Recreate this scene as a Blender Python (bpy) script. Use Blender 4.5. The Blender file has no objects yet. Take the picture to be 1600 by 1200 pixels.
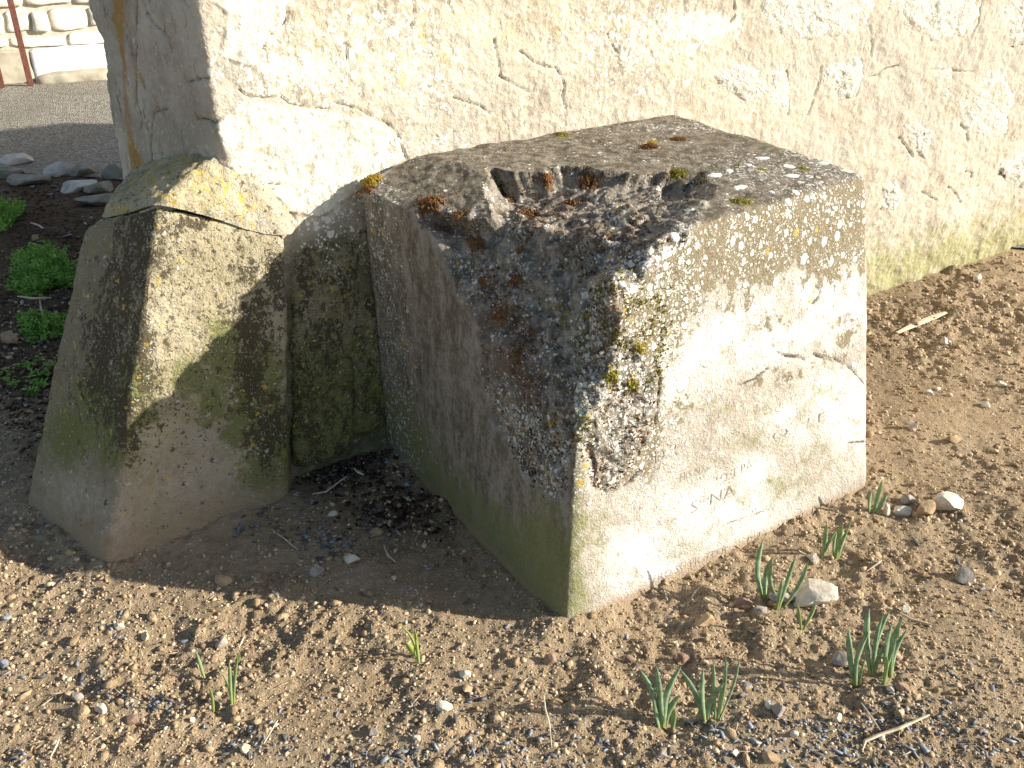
import bpy, bmesh, math, random
import numpy as np
from mathutils import Vector, Matrix
from mathutils.bvhtree import BVHTree

# ------------------------------------------------------------------ camera, sky, sun
SC = bpy.context.scene
COL = SC.collection
FOC = 1500.0; PITCH = math.radians(28); CAMH = 1.5
cam = bpy.data.cameras.new('camera'); cam.sensor_width = 36; cam.lens = 36 * FOC / 1600
cam.clip_start = 0.05; cam.clip_end = 500
camo = bpy.data.objects.new('camera', cam); COL.objects.link(camo)
camo.location = (0, 0, CAMH); camo.rotation_euler = (math.pi / 2 - PITCH, 0, 0)
SC.camera = camo

SUN_EL = math.radians(21.5); TX, TY = -0.995, 0.099      # horizontal direction the light travels
wd = bpy.data.worlds.new('World'); SC.world = wd; wd.use_nodes = True
nt = wd.node_tree; bg = nt.nodes['Background']
sky = nt.nodes.new('ShaderNodeTexSky'); sky.sky_type = 'NISHITA'; sky.sun_disc = False
sky.sun_elevation = SUN_EL; sky.sun_rotation = math.atan2(-TX, -TY)
nt.links.new(sky.outputs[0], bg.inputs[0]); bg.inputs[1].default_value = 0.095
sl = bpy.data.lights.new('sun', 'SUN'); sl.energy = 5.0; sl.angle = math.radians(0.55); sl.color = (1.0, 0.93, 0.82)
so = bpy.data.objects.new('sun', sl); COL.objects.link(so)
so.rotation_euler = Vector((TX * math.cos(SUN_EL), TY * math.cos(SUN_EL), -math.sin(SUN_EL))).to_track_quat('-Z', 'Y').to_euler()
so.location = (6, -1, 5)
SC.view_settings.view_transform = 'Standard'; SC.view_settings.look = 'None'
SC.view_settings.exposure = 0.97; SC.view_settings.gamma = 1
SC.view_settings.use_curve_mapping = False

# ------------------------------------------------------------------ helpers
RNG = np.random.default_rng(7)
random.seed(5)
CF = np.array([0, math.cos(PITCH), -math.sin(PITCH)]); CU = np.array([0, math.sin(PITCH), math.cos(PITCH)])
CC = np.array([0, 0, CAMH])

def ray(x, y):
    return np.array([(x - 800) / FOC, 0, 0]) + (600 - y) / FOC * CU + CF

def G(x, y, z=0.0):
    d = ray(x, y); return CC + d * (z - CAMH) / d[2]

def P(co):
    """world points -> photograph coordinates (to place surveyed marks on the surfaces)"""
    d = co - CC; w = d @ CF
    return np.stack([800 + FOC * d[:, 0] / w, 600 - FOC * (d @ CU) / w], 1)

def _hash(ix, iy, iz, seed):
    h = (ix * 374761393 + iy * 668265263 + iz * 2147483647 + seed * 974634777) & 0xffffffff
    h = ((h ^ (h >> 13)) * 1274126177) & 0xffffffff
    h = ((h ^ (h >> 16)) * 2246822519) & 0xffffffff
    return (h ^ (h >> 15)) & 0xffffffff

def vnoise(p, seed=0):
    """value noise in -1..1"""
    i = np.floor(p).astype(np.int64); f = p - i; u = f * f * (3 - 2 * f)
    out = 0
    for dx in (0, 1):
        wx = u[:, 0] if dx else 1 - u[:, 0]
        for dy in (0, 1):
            wy = u[:, 1] if dy else 1 - u[:, 1]
            for dz in (0, 1):
                wz = u[:, 2] if dz else 1 - u[:, 2]
                out = out + wx * wy * wz * (_hash(i[:, 0] + dx, i[:, 1] + dy, i[:, 2] + dz, seed) / 2147483648.0 - 1)
    return out

NROT = np.array(Matrix.Rotation(.9, 3, 'X') @ Matrix.Rotation(.7, 3, 'Y') @ Matrix.Rotation(.5, 3, 'Z'))
def fbm(p, scale, octv=4, rough=0.5, seed=0, ridged=False):
    p = (p * scale) @ NROT; a = 1.0; s = 0.0; t = 0.0
    for k in range(octv):
        n = vnoise(p + 17.3 * k, seed + k)
        if ridged: n = 1 - 2 * np.abs(n)
        s = s + a * n; t += a; a *= rough; p = p * 2.03
    return s / t

def sstep(a, b, x):
    t = np.clip((x - a) / (b - a), 0, 1); return t * t * (3 - 2 * t)

def poly_sd(px, poly):
    """signed distance (positive inside) of 2D points to a polygon"""
    poly = np.array(poly, float); d = np.full(len(px), 1e9); ins = np.zeros(len(px), bool)
    for a, b in zip(poly, np.roll(poly, -1, 0)):
        e = b - a; w = px - a
        t = np.clip((w @ e) / (e @ e), 0, 1)
        d = np.minimum(d, np.linalg.norm(w - t[:, None] * e, axis=1))
        c = ((a[1] > px[:, 1]) != (b[1] > px[:, 1])) & (px[:, 0] < (b[0] - a[0]) * (px[:, 1] - a[1]) / (b[1] - a[1] + 1e-12) + a[0])
        ins ^= c
    return np.where(ins, d, -d)

def line_d(px, pts):
    pts = np.array(pts, float); d = np.full(len(px), 1e9)
    for a, b in zip(pts[:-1], pts[1:]):
        e = b - a; w = px - a
        t = np.clip((w @ e) / (e @ e), 0, 1)
        d = np.minimum(d, np.linalg.norm(w - t[:, None] * e, axis=1))
    return d

def blobs(px, L):
    m = np.zeros(len(px))
    for x, y, rx, ry in L:
        m = np.maximum(m, np.exp(-(((px[:, 0] - x) / rx) ** 2 + ((px[:, 1] - y) / ry) ** 2)))
    return m

def mesh(name, V, F, mat=None, parent=None, smooth=True, attrs=None):
    me = bpy.data.meshes.new(name)
    V = np.asarray(V, np.float32)
    if isinstance(F, np.ndarray):
        k = F.shape[1]
        me.vertices.add(len(V)); me.vertices.foreach_set('co', V.ravel())
        me.loops.add(F.size); me.loops.foreach_set('vertex_index', F.astype(np.int32).ravel())
        me.polygons.add(len(F)); me.polygons.foreach_set('loop_start', np.arange(0, F.size, k, dtype=np.int32))
        me.update(calc_edges=True)
    else:
        me.from_pydata([tuple(map(float, v)) for v in V], [], F); me.update()
    if smooth: me.polygons.foreach_set('use_smooth', np.ones(len(me.polygons), bool))
    for n, a in (attrs or {}).items():
        at = me.attributes.new(n, 'FLOAT', 'POINT'); at.data.foreach_set('value', np.asarray(a, np.float32))
    if mat: me.materials.append(mat)
    o = bpy.data.objects.new(name, me); COL.objects.link(o)
    if parent: o.parent = parent; o.matrix_parent_inverse = Matrix.Translation(-parent.location)
    return o

def tag(o, label=None, cat=None, group=None, kind=None):
    if label: o['label'] = label
    if cat: o['category'] = cat
    if group: o['group'] = group
    if kind: o['kind'] = kind
    return o

def thing(name, label, cat, loc, group=None):
    o = bpy.data.objects.new(name, None); COL.objects.link(o); o.location = loc; o.empty_display_size = .05
    return tag(o, label, cat, group)

def gridF(nu, nv):
    a = np.arange(nu * nv).reshape(nu, nv)
    return np.stack([a[:-1, :-1].ravel(), a[1:, :-1].ravel(), a[1:, 1:].ravel(), a[:-1, 1:].ravel()], 1)

# ------------------------------------------------------------------ material toolkit
class M:
    def __init__(s, name, rough=0.9, spec=0.25):
        s.m = bpy.data.materials.new(name); s.m.use_nodes = True; s.t = s.m.node_tree
        s.b = s.t.nodes['Principled BSDF']; s.b.inputs['Roughness'].default_value = rough
        s.b.inputs['Specular IOR Level'].default_value = spec
        s.g = s.t.nodes.new('ShaderNodeNewGeometry'); s.pos = s.g.outputs['Position']
    def _in(s, sock, v):
        if hasattr(v, 'is_output'): s.t.links.new(v, sock)
        elif isinstance(v, (tuple, list)): sock.default_value = tuple(v) + ((1,) if len(v) == 3 and sock.type == 'RGBA' else ())
        else: sock.default_value = v
    def noise(s, scale, det=4, rough=.55, vec=None, col=False):
        n = s.t.nodes.new('ShaderNodeTexNoise'); n.inputs['Scale'].default_value = scale
        n.inputs['Detail'].default_value = det; n.inputs['Roughness'].default_value = rough
        s._in(n.inputs['Vector'], vec or s.pos); return n.outputs['Color' if col else 'Fac']
    def vor(s, scale, vec=None, feature='F1'):
        n = s.t.nodes.new('ShaderNodeTexVoronoi'); n.feature = feature; n.inputs['Scale'].default_value = scale
        s._in(n.inputs['Vector'], vec or s.pos); return n
    def attr(s, name):
        n = s.t.nodes.new('ShaderNodeAttribute'); n.attribute_name = name; return n.outputs['Fac']
    def op(s, o, a, b=0.0, clamp=False):
        n = s.t.nodes.new('ShaderNodeMath'); n.operation = o; n.use_clamp = clamp
        s._in(n.inputs[0], a); s._in(n.inputs[1], b); return n.outputs[0]
    def rng(s, v, a, b, c=0.0, d=1.0):
        n = s.t.nodes.new('ShaderNodeMapRange'); n.interpolation_type = 'SMOOTHSTEP'
        s._in(n.inputs[0], v)
        for k, q in zip((1, 2, 3, 4), (a, b, c, d)): s._in(n.inputs[k], q)
        return n.outputs[0]
    def mix(s, f, a, b, mode='MIX'):
        n = s.t.nodes.new('ShaderNodeMix'); n.data_type = 'RGBA'; n.blend_type = mode
        s._in(n.inputs[0], f); s._in(n.inputs[6], a); s._in(n.inputs[7], b); return n.outputs[2]
    def stretch(s, sc, vec=None):
        n = s.t.nodes.new('ShaderNodeVectorMath'); n.operation = 'MULTIPLY'
        s._in(n.inputs[0], vec or s.pos); n.inputs[1].default_value = sc; return n.outputs[0]
    def warp(s, amount, scale):
        c = s.noise(scale, 3, .6, col=True)
        n = s.t.nodes.new('ShaderNodeVectorMath'); n.operation = 'MULTIPLY_ADD'
        s._in(n.inputs[0], c); n.inputs[1].default_value = (amount,) * 3; s._in(n.inputs[2], s.pos); return n.outputs[0]
    def spots(s, scale, rad, density, vec, soft=.05):
        """round crusts: radius varies by cell, kept where cell random < density"""
        v = s.vor(scale, vec)
        sp = s.t.nodes.new('ShaderNodeSeparateColor'); s._in(sp.inputs[0], v.outputs['Color'])
        r = s.op('MULTIPLY', s.op('ADD', sp.outputs[0], .25), rad)
        inside = s.rng(s.op('SUBTRACT', r, v.outputs['Distance']), -soft, soft)
        keep = s.rng(s.op('SUBTRACT', density, sp.outputs[1]), 0.0, .02)
        return s.op('MULTIPLY', inside, keep)
    def bump(s, h, dist, strength=1.0):
        n = s.t.nodes.new('ShaderNodeBump'); n.inputs['Distance'].default_value = dist; n.inputs['Strength'].default_value = strength
        s._in(n.inputs['Height'], h); s.t.links.new(n.outputs[0], s.b.inputs['Normal'])
    def color(s, c): s._in(s.b.inputs['Base Color'], c); return s.m

def simple(name, cols, scale=60, rough=.85, spec=.25, rnd=False, bump=0.0):
    m = M(name, rough, spec)
    n = m.noise(scale, 4, .6); c = m.mix(m.rng(n, .3, .7), cols[0], cols[1])
    if rnd:
        a = m.attr('rnd')
        for k, cc in enumerate(cols[2:]):
            th = 1 - (k + 1) / (len(cols[2:]) + 1.0)
            c = m.mix(m.rng(a, th, th + .03), c, cc) if k == 0 else m.mix(m.rng(a, th, th + .03, 1, 0), cc, c)
    if bump: m.bump(n, bump)
    return m.color(c)

# ------------------------------------------------------------------ materials
def mat_block():
    m = M('inscribed_limestone', .93, .15)
    w = m.warp(.012, 40)
    n1 = m.noise(7, 6, .6); n2 = m.noise(38, 5, .65); n3 = m.noise(160, 3, .6)
    dark, green, lich, frac, white, left, top = [m.attr(k) for k in ('dark', 'green', 'lich', 'frac', 'white', 'left', 'topf')]
    c = m.mix(m.rng(n1, .3, .7), (.345, .30, .245), (.46, .415, .345))
    c = m.mix(m.rng(n2, .42, .7), c, (.50, .47, .415))
    c = m.mix(m.rng(m.noise(13, 6, .75, m.stretch((1, 1, .6))), .55, .68, 0, .55), c, (.33, .29, .225))
    c = m.mix(m.op('MULTIPLY', white, m.rng(m.noise(16, 6, .75), .36, .56)), c, (.82, .80, .755))
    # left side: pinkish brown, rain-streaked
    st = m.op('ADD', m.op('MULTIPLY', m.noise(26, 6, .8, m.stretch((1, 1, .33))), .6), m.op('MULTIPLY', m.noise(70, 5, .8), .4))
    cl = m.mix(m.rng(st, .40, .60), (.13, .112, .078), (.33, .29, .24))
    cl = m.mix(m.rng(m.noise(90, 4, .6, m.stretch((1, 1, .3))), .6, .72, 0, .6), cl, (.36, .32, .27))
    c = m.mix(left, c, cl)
    # weathered top skin
    ct = m.mix(m.rng(n2, .38, .62), (.105, .088, .062), (.25, .215, .165))
    ct = m.mix(m.rng(n3, .60, .70, 0, .7), ct, (.36, .33, .27))
    ct = m.mix(m.rng(m.noise(10, 5, .75), .56, .66, 0, .6), ct, (.27, .24, .19))
    c = m.mix(top, c, ct)
    # weathering skin on right face
    dm = m.rng(m.op('ADD', dark, m.op('MULTIPLY', m.op('SUBTRACT', n2, .5), 1.5)), .42, .62)
    c = m.mix(m.op('MULTIPLY', dm, m.op('SUBTRACT', 1.0, left)), c, m.mix(n3, (.15, .125, .075), (.30, .25, .165)))
    # fracture
    cf = m.mix(m.rng(n2, .35, .66), (.125, .108, .083), (.35, .305, .245))
    cf = m.mix(m.rng(m.noise(14, 5, .7), .5, .66), cf, (.075, .062, .05))
    cf = m.mix(m.rng(m.noise(55, 4, .7), .56, .66, 0, .85), cf, (.46, .42, .36))
    c = m.mix(frac, c, cf)
    c = m.mix(m.op('MULTIPLY', m.rng(m.noise(75, 4, .8), .57, .65, 0, .5), m.op('SUBTRACT', 1.0, left)), c, (.20, .17, .12))
    # algae
    gm = m.rng(m.op('ADD', green, m.op('MULTIPLY', m.op('SUBTRACT', m.noise(22, 6, .7), .5), 1.3)), .45, .85)
    c = m.mix(m.op('MULTIPLY', gm, .8), c, m.mix(n3, (.12, .135, .035), (.29, .285, .12)))
    # reddish moss film in the hollows of the fracture
    rm = m.op('MULTIPLY', m.attr('redm'), m.rng(n2, .35, .55))
    c = m.mix(rm, c, (.10, .045, .022))
    # crustose lichen, several sizes
    lw = m.rng(m.op('ADD', lich, m.op('MULTIPLY', m.op('SUBTRACT', m.noise(12, 3, .6), .5), .9)), .1, .9)
    s1 = m.spots(55, .42, m.op('MULTIPLY', lw, .35), w)
    s2 = m.spots(120, .5, m.op('MULTIPLY', lw, .6), w)
    s3 = m.op('MULTIPLY', m.spots(260, .55, m.op('MULTIPLY', lw, .85), w), m.rng(m.noise(30, 4, .7), .38, .56))
    s = m.op('MAXIMUM', m.op('MAXIMUM', s1, s2), s3)
    c = m.mix(m.op('MULTIPLY', s, .92), c, m.mix(n2, (.46, .45, .38), (.84, .83, .78)))
    y = m.spots(30, .3, m.op('MULTIPLY', lw, .16), w)
    c = m.mix(m.op('MULTIPLY', y, .8), c, (.52, .36, .05))
    # earth splash near the ground, near-black along the cracks
    c = m.mix(m.rng(m.attr('mud'), 0, 1, 0, .8), c, (.33, .235, .145))
    c = m.mix(m.attr('crack'), c, (.05, .042, .034))
    n5 = m.noise(330, 3, .7)
    c = m.mix(m.rng(n5, .56, .70, 0, .45), c, (.10, .085, .06))
    c = m.mix(m.rng(n5, .40, .28, 0, .35), c, (.70, .67, .60))
    h = m.op('ADD', m.op('MULTIPLY', n2, .7), m.op('ADD', m.op('MULTIPLY', n3, .5), m.op('ADD', m.op('MULTIPLY', s, .35), m.op('MULTIPLY', n5, .3))))
    m.bump(h, .009, 1.0)
    return m.color(c)

def mat_wall():
    m = M('lime_render', .93, .12)
    w = m.warp(.015, 30)
    n1 = m.noise(5, 6, .6); n2 = m.noise(34, 5, .65); n3 = m.noise(170, 3, .65)
    lich, yel, green, grey, crack, pale, rust, endf = [m.attr(k) for k in ('lich', 'yel', 'green', 'grey', 'crack', 'pale', 'rust', 'endf')]
    c = m.mix(m.rng(n1, .3, .7), (.36, .315, .245), (.51, .455, .365))
    c = m.mix(m.rng(n2, .45, .72), c, (.58, .525, .43))
    c = m.mix(m.rng(m.noise(13, 6, .75), .54, .66, 0, .7), c, (.37, .335, .285))
    c = m.mix(m.op('MULTIPLY', grey, m.rng(n1, .25, .6)), c, (.41, .375, .315))
    c = m.mix(m.rng(m.op('ADD', pale, m.op('MULTIPLY', m.op('SUBTRACT', n2, .5), 1.0)), .4, .8), c, m.mix(m.rng(n2, .3, .6), (.50, .46, .37), (.70, .66, .565)))
    ce = m.mix(m.rng(n1, .35, .65), (.35, .305, .245), (.51, .46, .39))
    ce = m.mix(m.rng(m.noise(22, 5, .75, m.stretch((1, 1, .45))), .53, .66), ce, (.21, .185, .15))
    ce = m.mix(m.rng(m.noise(45, 4, .7), .58, .68, 0, .7), ce, (.50, .47, .42))
    ce = m.mix(m.rng(m.noise(11, 5, .7), .58, .7, 0, .6), ce, (.36, .26, .12))
    c = m.mix(endf, c, ce)
    gm = m.rng(m.op('ADD', green, m.op('MULTIPLY', m.op('SUBTRACT', m.noise(18, 6, .7), .5), 1.3)), .4, .95)
    c = m.mix(m.op('MULTIPLY', gm, .85), c, m.mix(n3, (.20, .20, .07), (.36, .34, .15)))
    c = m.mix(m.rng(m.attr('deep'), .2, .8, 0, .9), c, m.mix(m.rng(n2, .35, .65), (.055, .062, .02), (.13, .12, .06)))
    s = m.op('MAXIMUM', m.spots(48, .42, m.op('MULTIPLY', lich, .6), w), m.spots(130, .5, m.op('MULTIPLY', lich, .8), w))
    c = m.mix(s, c, m.mix(n3, (.66, .65, .58), (.84, .82, .76)))
    yp = m.op('MULTIPLY', m.rng(m.noise(26, 5, .75), .54, .62), yel)
    c = m.mix(m.op('MULTIPLY', yp, .5), c, m.mix(n3, (.52, .40, .10), (.62, .52, .20)))
    rr = m.rng(m.op('ADD', rust, m.op('MULTIPLY', m.op('SUBTRACT', m.noise(24, 5, .7, m.stretch((1, 1, .2))), .5), 1.1)), .35, .8)
    c = m.mix(m.op('MULTIPLY', rr, .9), c, m.mix(n2, (.30, .17, .05), (.44, .27, .09)))
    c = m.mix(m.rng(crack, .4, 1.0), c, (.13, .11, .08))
    n5 = m.noise(300, 3, .7)
    c = m.mix(m.rng(n5, .56, .70, 0, .4), c, (.20, .165, .11))
    c = m.mix(m.rng(m.noise(60, 5, .8), .57, .64, 0, .5), c, (.72, .68, .57))
    # tiny pits
    pit = m.rng(m.noise(95, 3, .7), .66, .74)
    c = m.mix(m.op('MULTIPLY', pit, .6), c, (.22, .18, .12))
    m.bump(m.op('ADD', m.op('ADD', n2, m.op('MULTIPLY', n3, .5)), m.op('MULTIPLY', pit, -.6)), .0065, .9)
    return m.color(c)

def mat_rough_stone():
    m = M('rough_white_limestone', .95, .1)
    n1 = m.noise(16, 5, .6); n2 = m.noise(60, 5, .7); n3 = m.noise(180, 3, .6)
    c = m.mix(m.rng(n2, .3, .65), (.50, .46, .385), (.76, .73, .65))
    c = m.mix(m.rng(n1, .55, .75, 0, .6), c, (.40, .37, .31))
    c = m.mix(m.rng(n3, .62, .72, 0, .6), c, (.22, .18, .12))
    m.bump(m.op('ADD', n2, m.op('MULTIPLY', n3, .5)), .014, 1.0)
    return m.color(c)

def mat_buttress():
    m = M('lichened_buttress_stone', .93, .15)
    w = m.warp(.035, 45)
    n1 = m.noise(8, 6, .6); n2 = m.noise(36, 5, .65); n3 = m.noise(160, 3, .6)
    blk, green, lich, yel, pink, mud = [m.attr(k) for k in ('blk', 'green', 'lich', 'yel', 'pink', 'mud')]
    c = m.mix(m.rng(n1, .3, .7), (.35, .30, .185), (.51, .445, .30))
    c = m.mix(m.op('MULTIPLY', m.attr('lft'), .6), c, m.mix(m.rng(n2, .35, .65), (.10, .08, .05), (.19, .16, .105)))  # shade of the left face put into the stone colour
    c = m.mix(m.rng(n2, .46, .68, 0, .7), c, (.22, .185, .115))
    c = m.mix(m.rng(n3, .6, .7, 0, .5), c, (.50, .46, .36))
    c = m.mix(m.op('MULTIPLY', m.attr('palec'), m.rng(n2, .2, .5, .5, 1)), c, m.mix(m.rng(n2, .35, .65), (.40, .36, .28), (.60, .56, .47)))
    c = m.mix(m.op('MULTIPLY', pink, .85), c, m.mix(m.rng(n2, .3, .7), (.33, .265, .19), (.50, .435, .35)))
    gm = m.rng(m.op('ADD', green, m.op('MULTIPLY', m.op('SUBTRACT', m.noise(28, 7, .85), .5), 2.2)), .34, .68)
    c = m.mix(m.op('MULTIPLY', gm, .85), c, m.mix(n3, (.10, .12, .028), (.23, .24, .08)))
    nb = m.op('ADD', m.op('MULTIPLY', m.noise(24, 5, .78, m.stretch((1, 1, .6))), .5), m.op('MULTIPLY', m.noise(85, 5, .8), .5))
    bm = m.rng(m.op('ADD', blk, m.op('MULTIPLY', m.op('SUBTRACT', nb, .5), 4.2)), .40, .55)
    c = m.mix(m.op('MULTIPLY', bm, .9), c, m.mix(n3, (.035, .03, .018), (.10, .08, .045)))
    bs = m.op('MAXIMUM', m.spots(60, .36, m.op('MULTIPLY', m.attr('bspot'), .34), w), m.spots(150, .45, m.op('MULTIPLY', m.attr('bspot'), .34), w))
    c = m.mix(m.op('MULTIPLY', bs, .85), c, (.085, .07, .04))
    s = m.op('MAXIMUM', m.spots(95, .42, m.op('MULTIPLY', lich, .30), w), m.spots(230, .5, m.op('MULTIPLY', lich, .55), w))
    s = m.op('MULTIPLY', s, m.rng(m.noise(18, 4, .7), .36, .56))
    c = m.mix(m.op('MULTIPLY', s, .9), c, m.mix(n2, (.38, .36, .28), (.74, .72, .65)))
    ys = m.op('MAXIMUM', m.spots(85, .42, m.op('MULTIPLY', yel, .5), w), m.op('MULTIPLY', m.rng(m.noise(85, 5, .8), .50, .58), m.rng(yel, .35, .9)))
    c = m.mix(m.op('MULTIPLY', ys, .85), c, m.mix(n3, (.52, .33, .03), (.66, .50, .10)))
    c = m.mix(m.rng(mud, 0, 1, 0, .75), c, (.33, .235, .145))
    n5 = m.noise(330, 3, .7)
    c = m.mix(m.rng(n5, .56, .70, 0, .5), c, (.08, .065, .035))
    c = m.mix(m.rng(n5, .40, .28, 0, .35), c, (.62, .57, .46))
    m.bump(m.op('ADD', m.op('ADD', n2, m.op('MULTIPLY', n3, .5)), m.op('ADD', m.op('MULTIPLY', s, .35), m.op('MULTIPLY', n5, .3))), .010, 1.0)
    return m.color(c)

def mat_soil():
    m = M('dry_garden_soil', .96, .1)
    n1 = m.noise(3, 5, .6); n2 = m.noise(45, 6, .7); n3 = m.noise(220, 4, .7)
    dark_soil = m.attr('dark_soil')
    c = m.mix(m.rng(n1, .3, .7), (.30, .222, .13), (.44, .34, .215))
    c = m.mix(m.rng(n2, .35, .7), c, (.49, .37, .24))
    c = m.mix(m.rng(n3, .5, .75, 0, .6), c, (.13, .085, .045))
    c = m.mix(m.rng(n3, .32, .40, .5, 0), c, (.45, .36, .25))
    c = m.mix(dark_soil, c, m.mix(m.rng(n2, .3, .7), (.055, .038, .025), (.15, .105, .065)))
    m.bump(m.op('ADD', n2, m.op('MULTIPLY', n3, .5)), .016, 1.0)
    return m.color(c)

def mat_road():
    m = M('gravel_road', .95, .15)
    w = m.pos
    v = m.vor(95, w); sp = m.t.nodes.new('ShaderNodeSeparateColor'); m._in(sp.inputs[0], v.outputs['Color'])
    c = m.mix(m.rng(sp.outputs[0], .1, .9), (.20, .185, .155), (.50, .46, .38))
    c = m.mix(m.rng(m.noise(1.5, 4, .6), .4, .7, 0, .5), c, (.24, .215, .17))
    c = m.mix(m.rng(v.outputs['Distance'], .4, .8, 0, .6), c, (.08, .075, .065))
    m.bump(m.op('ADD', m.op('MULTIPLY', v.outputs['Distance'], -1.0), m.noise(30)), .012, 1.0)
    return m.color(c)

MB, MW, MR, MT, MS, MROAD = mat_block(), mat_wall(), mat_rough_stone(), mat_buttress(), mat_soil(), mat_road()
M_CRUMB = simple('soil_crumbs', [(.19, .125, .07), (.43, .315, .195), (.50, .39, .26)], 40, .96, .1, rnd=True)
M_GRIT = simple('pale_grit', [(.55, .46, .33), (.66, .60, .48), (.36, .29, .21), (.46, .31, .18)], 40, .9, .2, rnd=True)
M_SLATE = simple('blue_grey_chips', [(.16, .175, .195), (.28, .30, .325), (.46, .46, .45), (.10, .095, .09)], 30, .55, .4, rnd=True)
M_STRAW = simple('dry_straw', [(.40, .31, .20), (.60, .52, .38)], 50, .8, .2)
M_WOOD = simple('bleached_wood_splinter', [(.58, .47, .31), (.70, .60, .43)], 60, .8, .2)
M_PEB = simple('cream_limestone_pebble', [(.46, .39, .29), (.66, .60, .49)], 50, .9, .2, bump=.003)
M_PEBG = simple('grey_pebble', [(.21, .18, .15), (.36, .32, .275)], 50, .85, .25, bump=.003)
M_PEBO = simple('ochre_pebble', [(.30, .20, .11), (.42, .31, .19)], 50, .9, .2, bump=.003)
M_PEBR = simple('red_brown_pebble', [(.22, .13, .09), (.31, .21, .15)], 50, .9, .2, bump=.003)
M_DROCK = simple('mossy_kerb_stone', [(.16, .155, .11), (.30, .29, .24)], 14, .92, .2, bump=.006)
M_PROCK = simple('pale_kerb_stone', [(.30, .28, .24), (.55, .52, .47)], 14, .92, .2, bump=.006)
M_MRED = simple('rust_moss', [(.11, .05, .022), (.25, .13, .05)], 120, .95, .05)
M_MDARK = simple('dark_moss', [(.025, .022, .012), (.07, .055, .03)], 120, .95, .05)
M_MOLIVE = simple('olive_moss', [(.13, .12, .02), (.28, .23, .05)], 120, .95, .05)
M_MYEL = simple('golden_moss', [(.30, .19, .03), (.42, .30, .05)], 120, .95, .05)
M_LICHEN = simple('white_lichen', [(.60, .60, .54), (.80, .80, .75)], 130, .95, .1, bump=.002)
M_RUST = simple('rusted_iron', [(.10, .035, .025), (.19, .075, .05)], 60, .8, .3)
M_GREEN = simple('green_weed', [(.12, .27, .03), (.24, .42, .08)], 25, .6, .3)
M_PAINT = simple('whitewashed_plinth', [(.80, .79, .76), (.84, .83, .80)], 12, .85, .2, bump=.004)
M_CONC = simple('weathered_cement', [(.36, .32, .23), (.50, .46, .36)], 10, .92, .15, bump=.005)
M_MORTAR = simple('pale_mortar', [(.45, .40, .32), (.58, .53, .44)], 20, .95, .1, bump=.008)
M_RUBBLE = simple('cream_rubble', [(.62, .58, .48), (.78, .75, .67)], 16, .92, .15, bump=.008)
M_ENGR = simple('worn_carved_letter', [(.22, .19, .145), (.40, .36, .29)], 90, .95, .1)

def mat_leaf():
    m = M('daffodil_leaf', .5, .4); t = m.attr('tipv'); yel = m.attr('yelv')
    c = m.mix(m.rng(m.noise(60, 3), .3, .7), (.19, .30, .15), (.34, .45, .29))
    c = m.mix(m.rng(t, .35, .0), c, (.33, .40, .12))
    c = m.mix(yel, c, (.38, .46, .08))
    m.b.inputs['Subsurface Weight'].default_value = 0.0
    tr = m.t.nodes.new('ShaderNodeBsdfTranslucent'); m._in(tr.inputs[0], c)
    mx = m.t.nodes.new('ShaderNodeMixShader'); mx.inputs[0].default_value = .3
    m.t.links.new(m.b.outputs[0], mx.inputs[1]); m.t.links.new(tr.outputs[0], mx.inputs[2])
    m.t.links.new(mx.outputs[0], m.t.nodes['Material Output'].inputs[0])
    return m.color(c)
M_LEAF = mat_leaf()

# ------------------------------------------------------------------ ground
SOFT = [G(*q)[:2] for q in [(300, 830), (560, 850), (800, 930), (600, 900), (1450, 640), (1540, 560), (200, 920)]]
FCN = G(868, 975)[:2]
FOOT1 = [G(*q)[:2] for q in [(600, 690), (882, 985), (1362, 762)]]; FOOT2 = [G(*q)[:2] for q in [(40, 790), (165, 893), (450, 780)]]
def ground_h(x, y, fine=True):
    p = np.stack([x, y, np.zeros_like(x)], 1)
    near = sstep(6.5, 4.5, y) * sstep(3.5, 2.6, np.abs(x))
    h = .018 * fbm(p, 2.2, 3, .5, 11)
    rough = sstep(-.25, .35, fbm(p, 3.1, 3, .5, 21))
    for s in SOFT: rough = rough * (1 - .75 * np.exp(-((x - s[0]) ** 2 + (y - s[1]) ** 2) / .03))
    h = h + .020 * (.35 + rough) * fbm(p, 13, 3, .55, 12)
    if fine:
        h = h + .0105 * (.35 + rough) * fbm(p, 52, 4, .65, 13) + .0025 * fbm(p, 160, 2, .6, 14)
    xy = np.stack([x, y], 1); m = (np.abs(x) < 1.6) & (y > 1.4) & (y < 3)
    if m.any():
        dd = np.minimum(line_d(xy[m], FOOT1), line_d(xy[m], FOOT2))
        h[m] += .016 * np.exp(-(dd / .035) ** 2) * (.55 + 1.1 * fbm(p[m], 16, 3, .6, 15))
    h = h + .020 * np.exp(-((x - FCN[0]) ** 2 + (y - FCN[1]) ** 2) / .0075) - .006 * np.exp(-((x - .33) ** 2 + (y - 1.75) ** 2) / .01)
    return h * near
def gz(x, y): return float(ground_h(np.array([x]), np.array([y]))[0])
def GP(px, py, dz=0.0):
    q = G(px, py)
    for _ in range(2): q = G(px, py, gz(q[0], q[1]) + dz)
    return q

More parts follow.
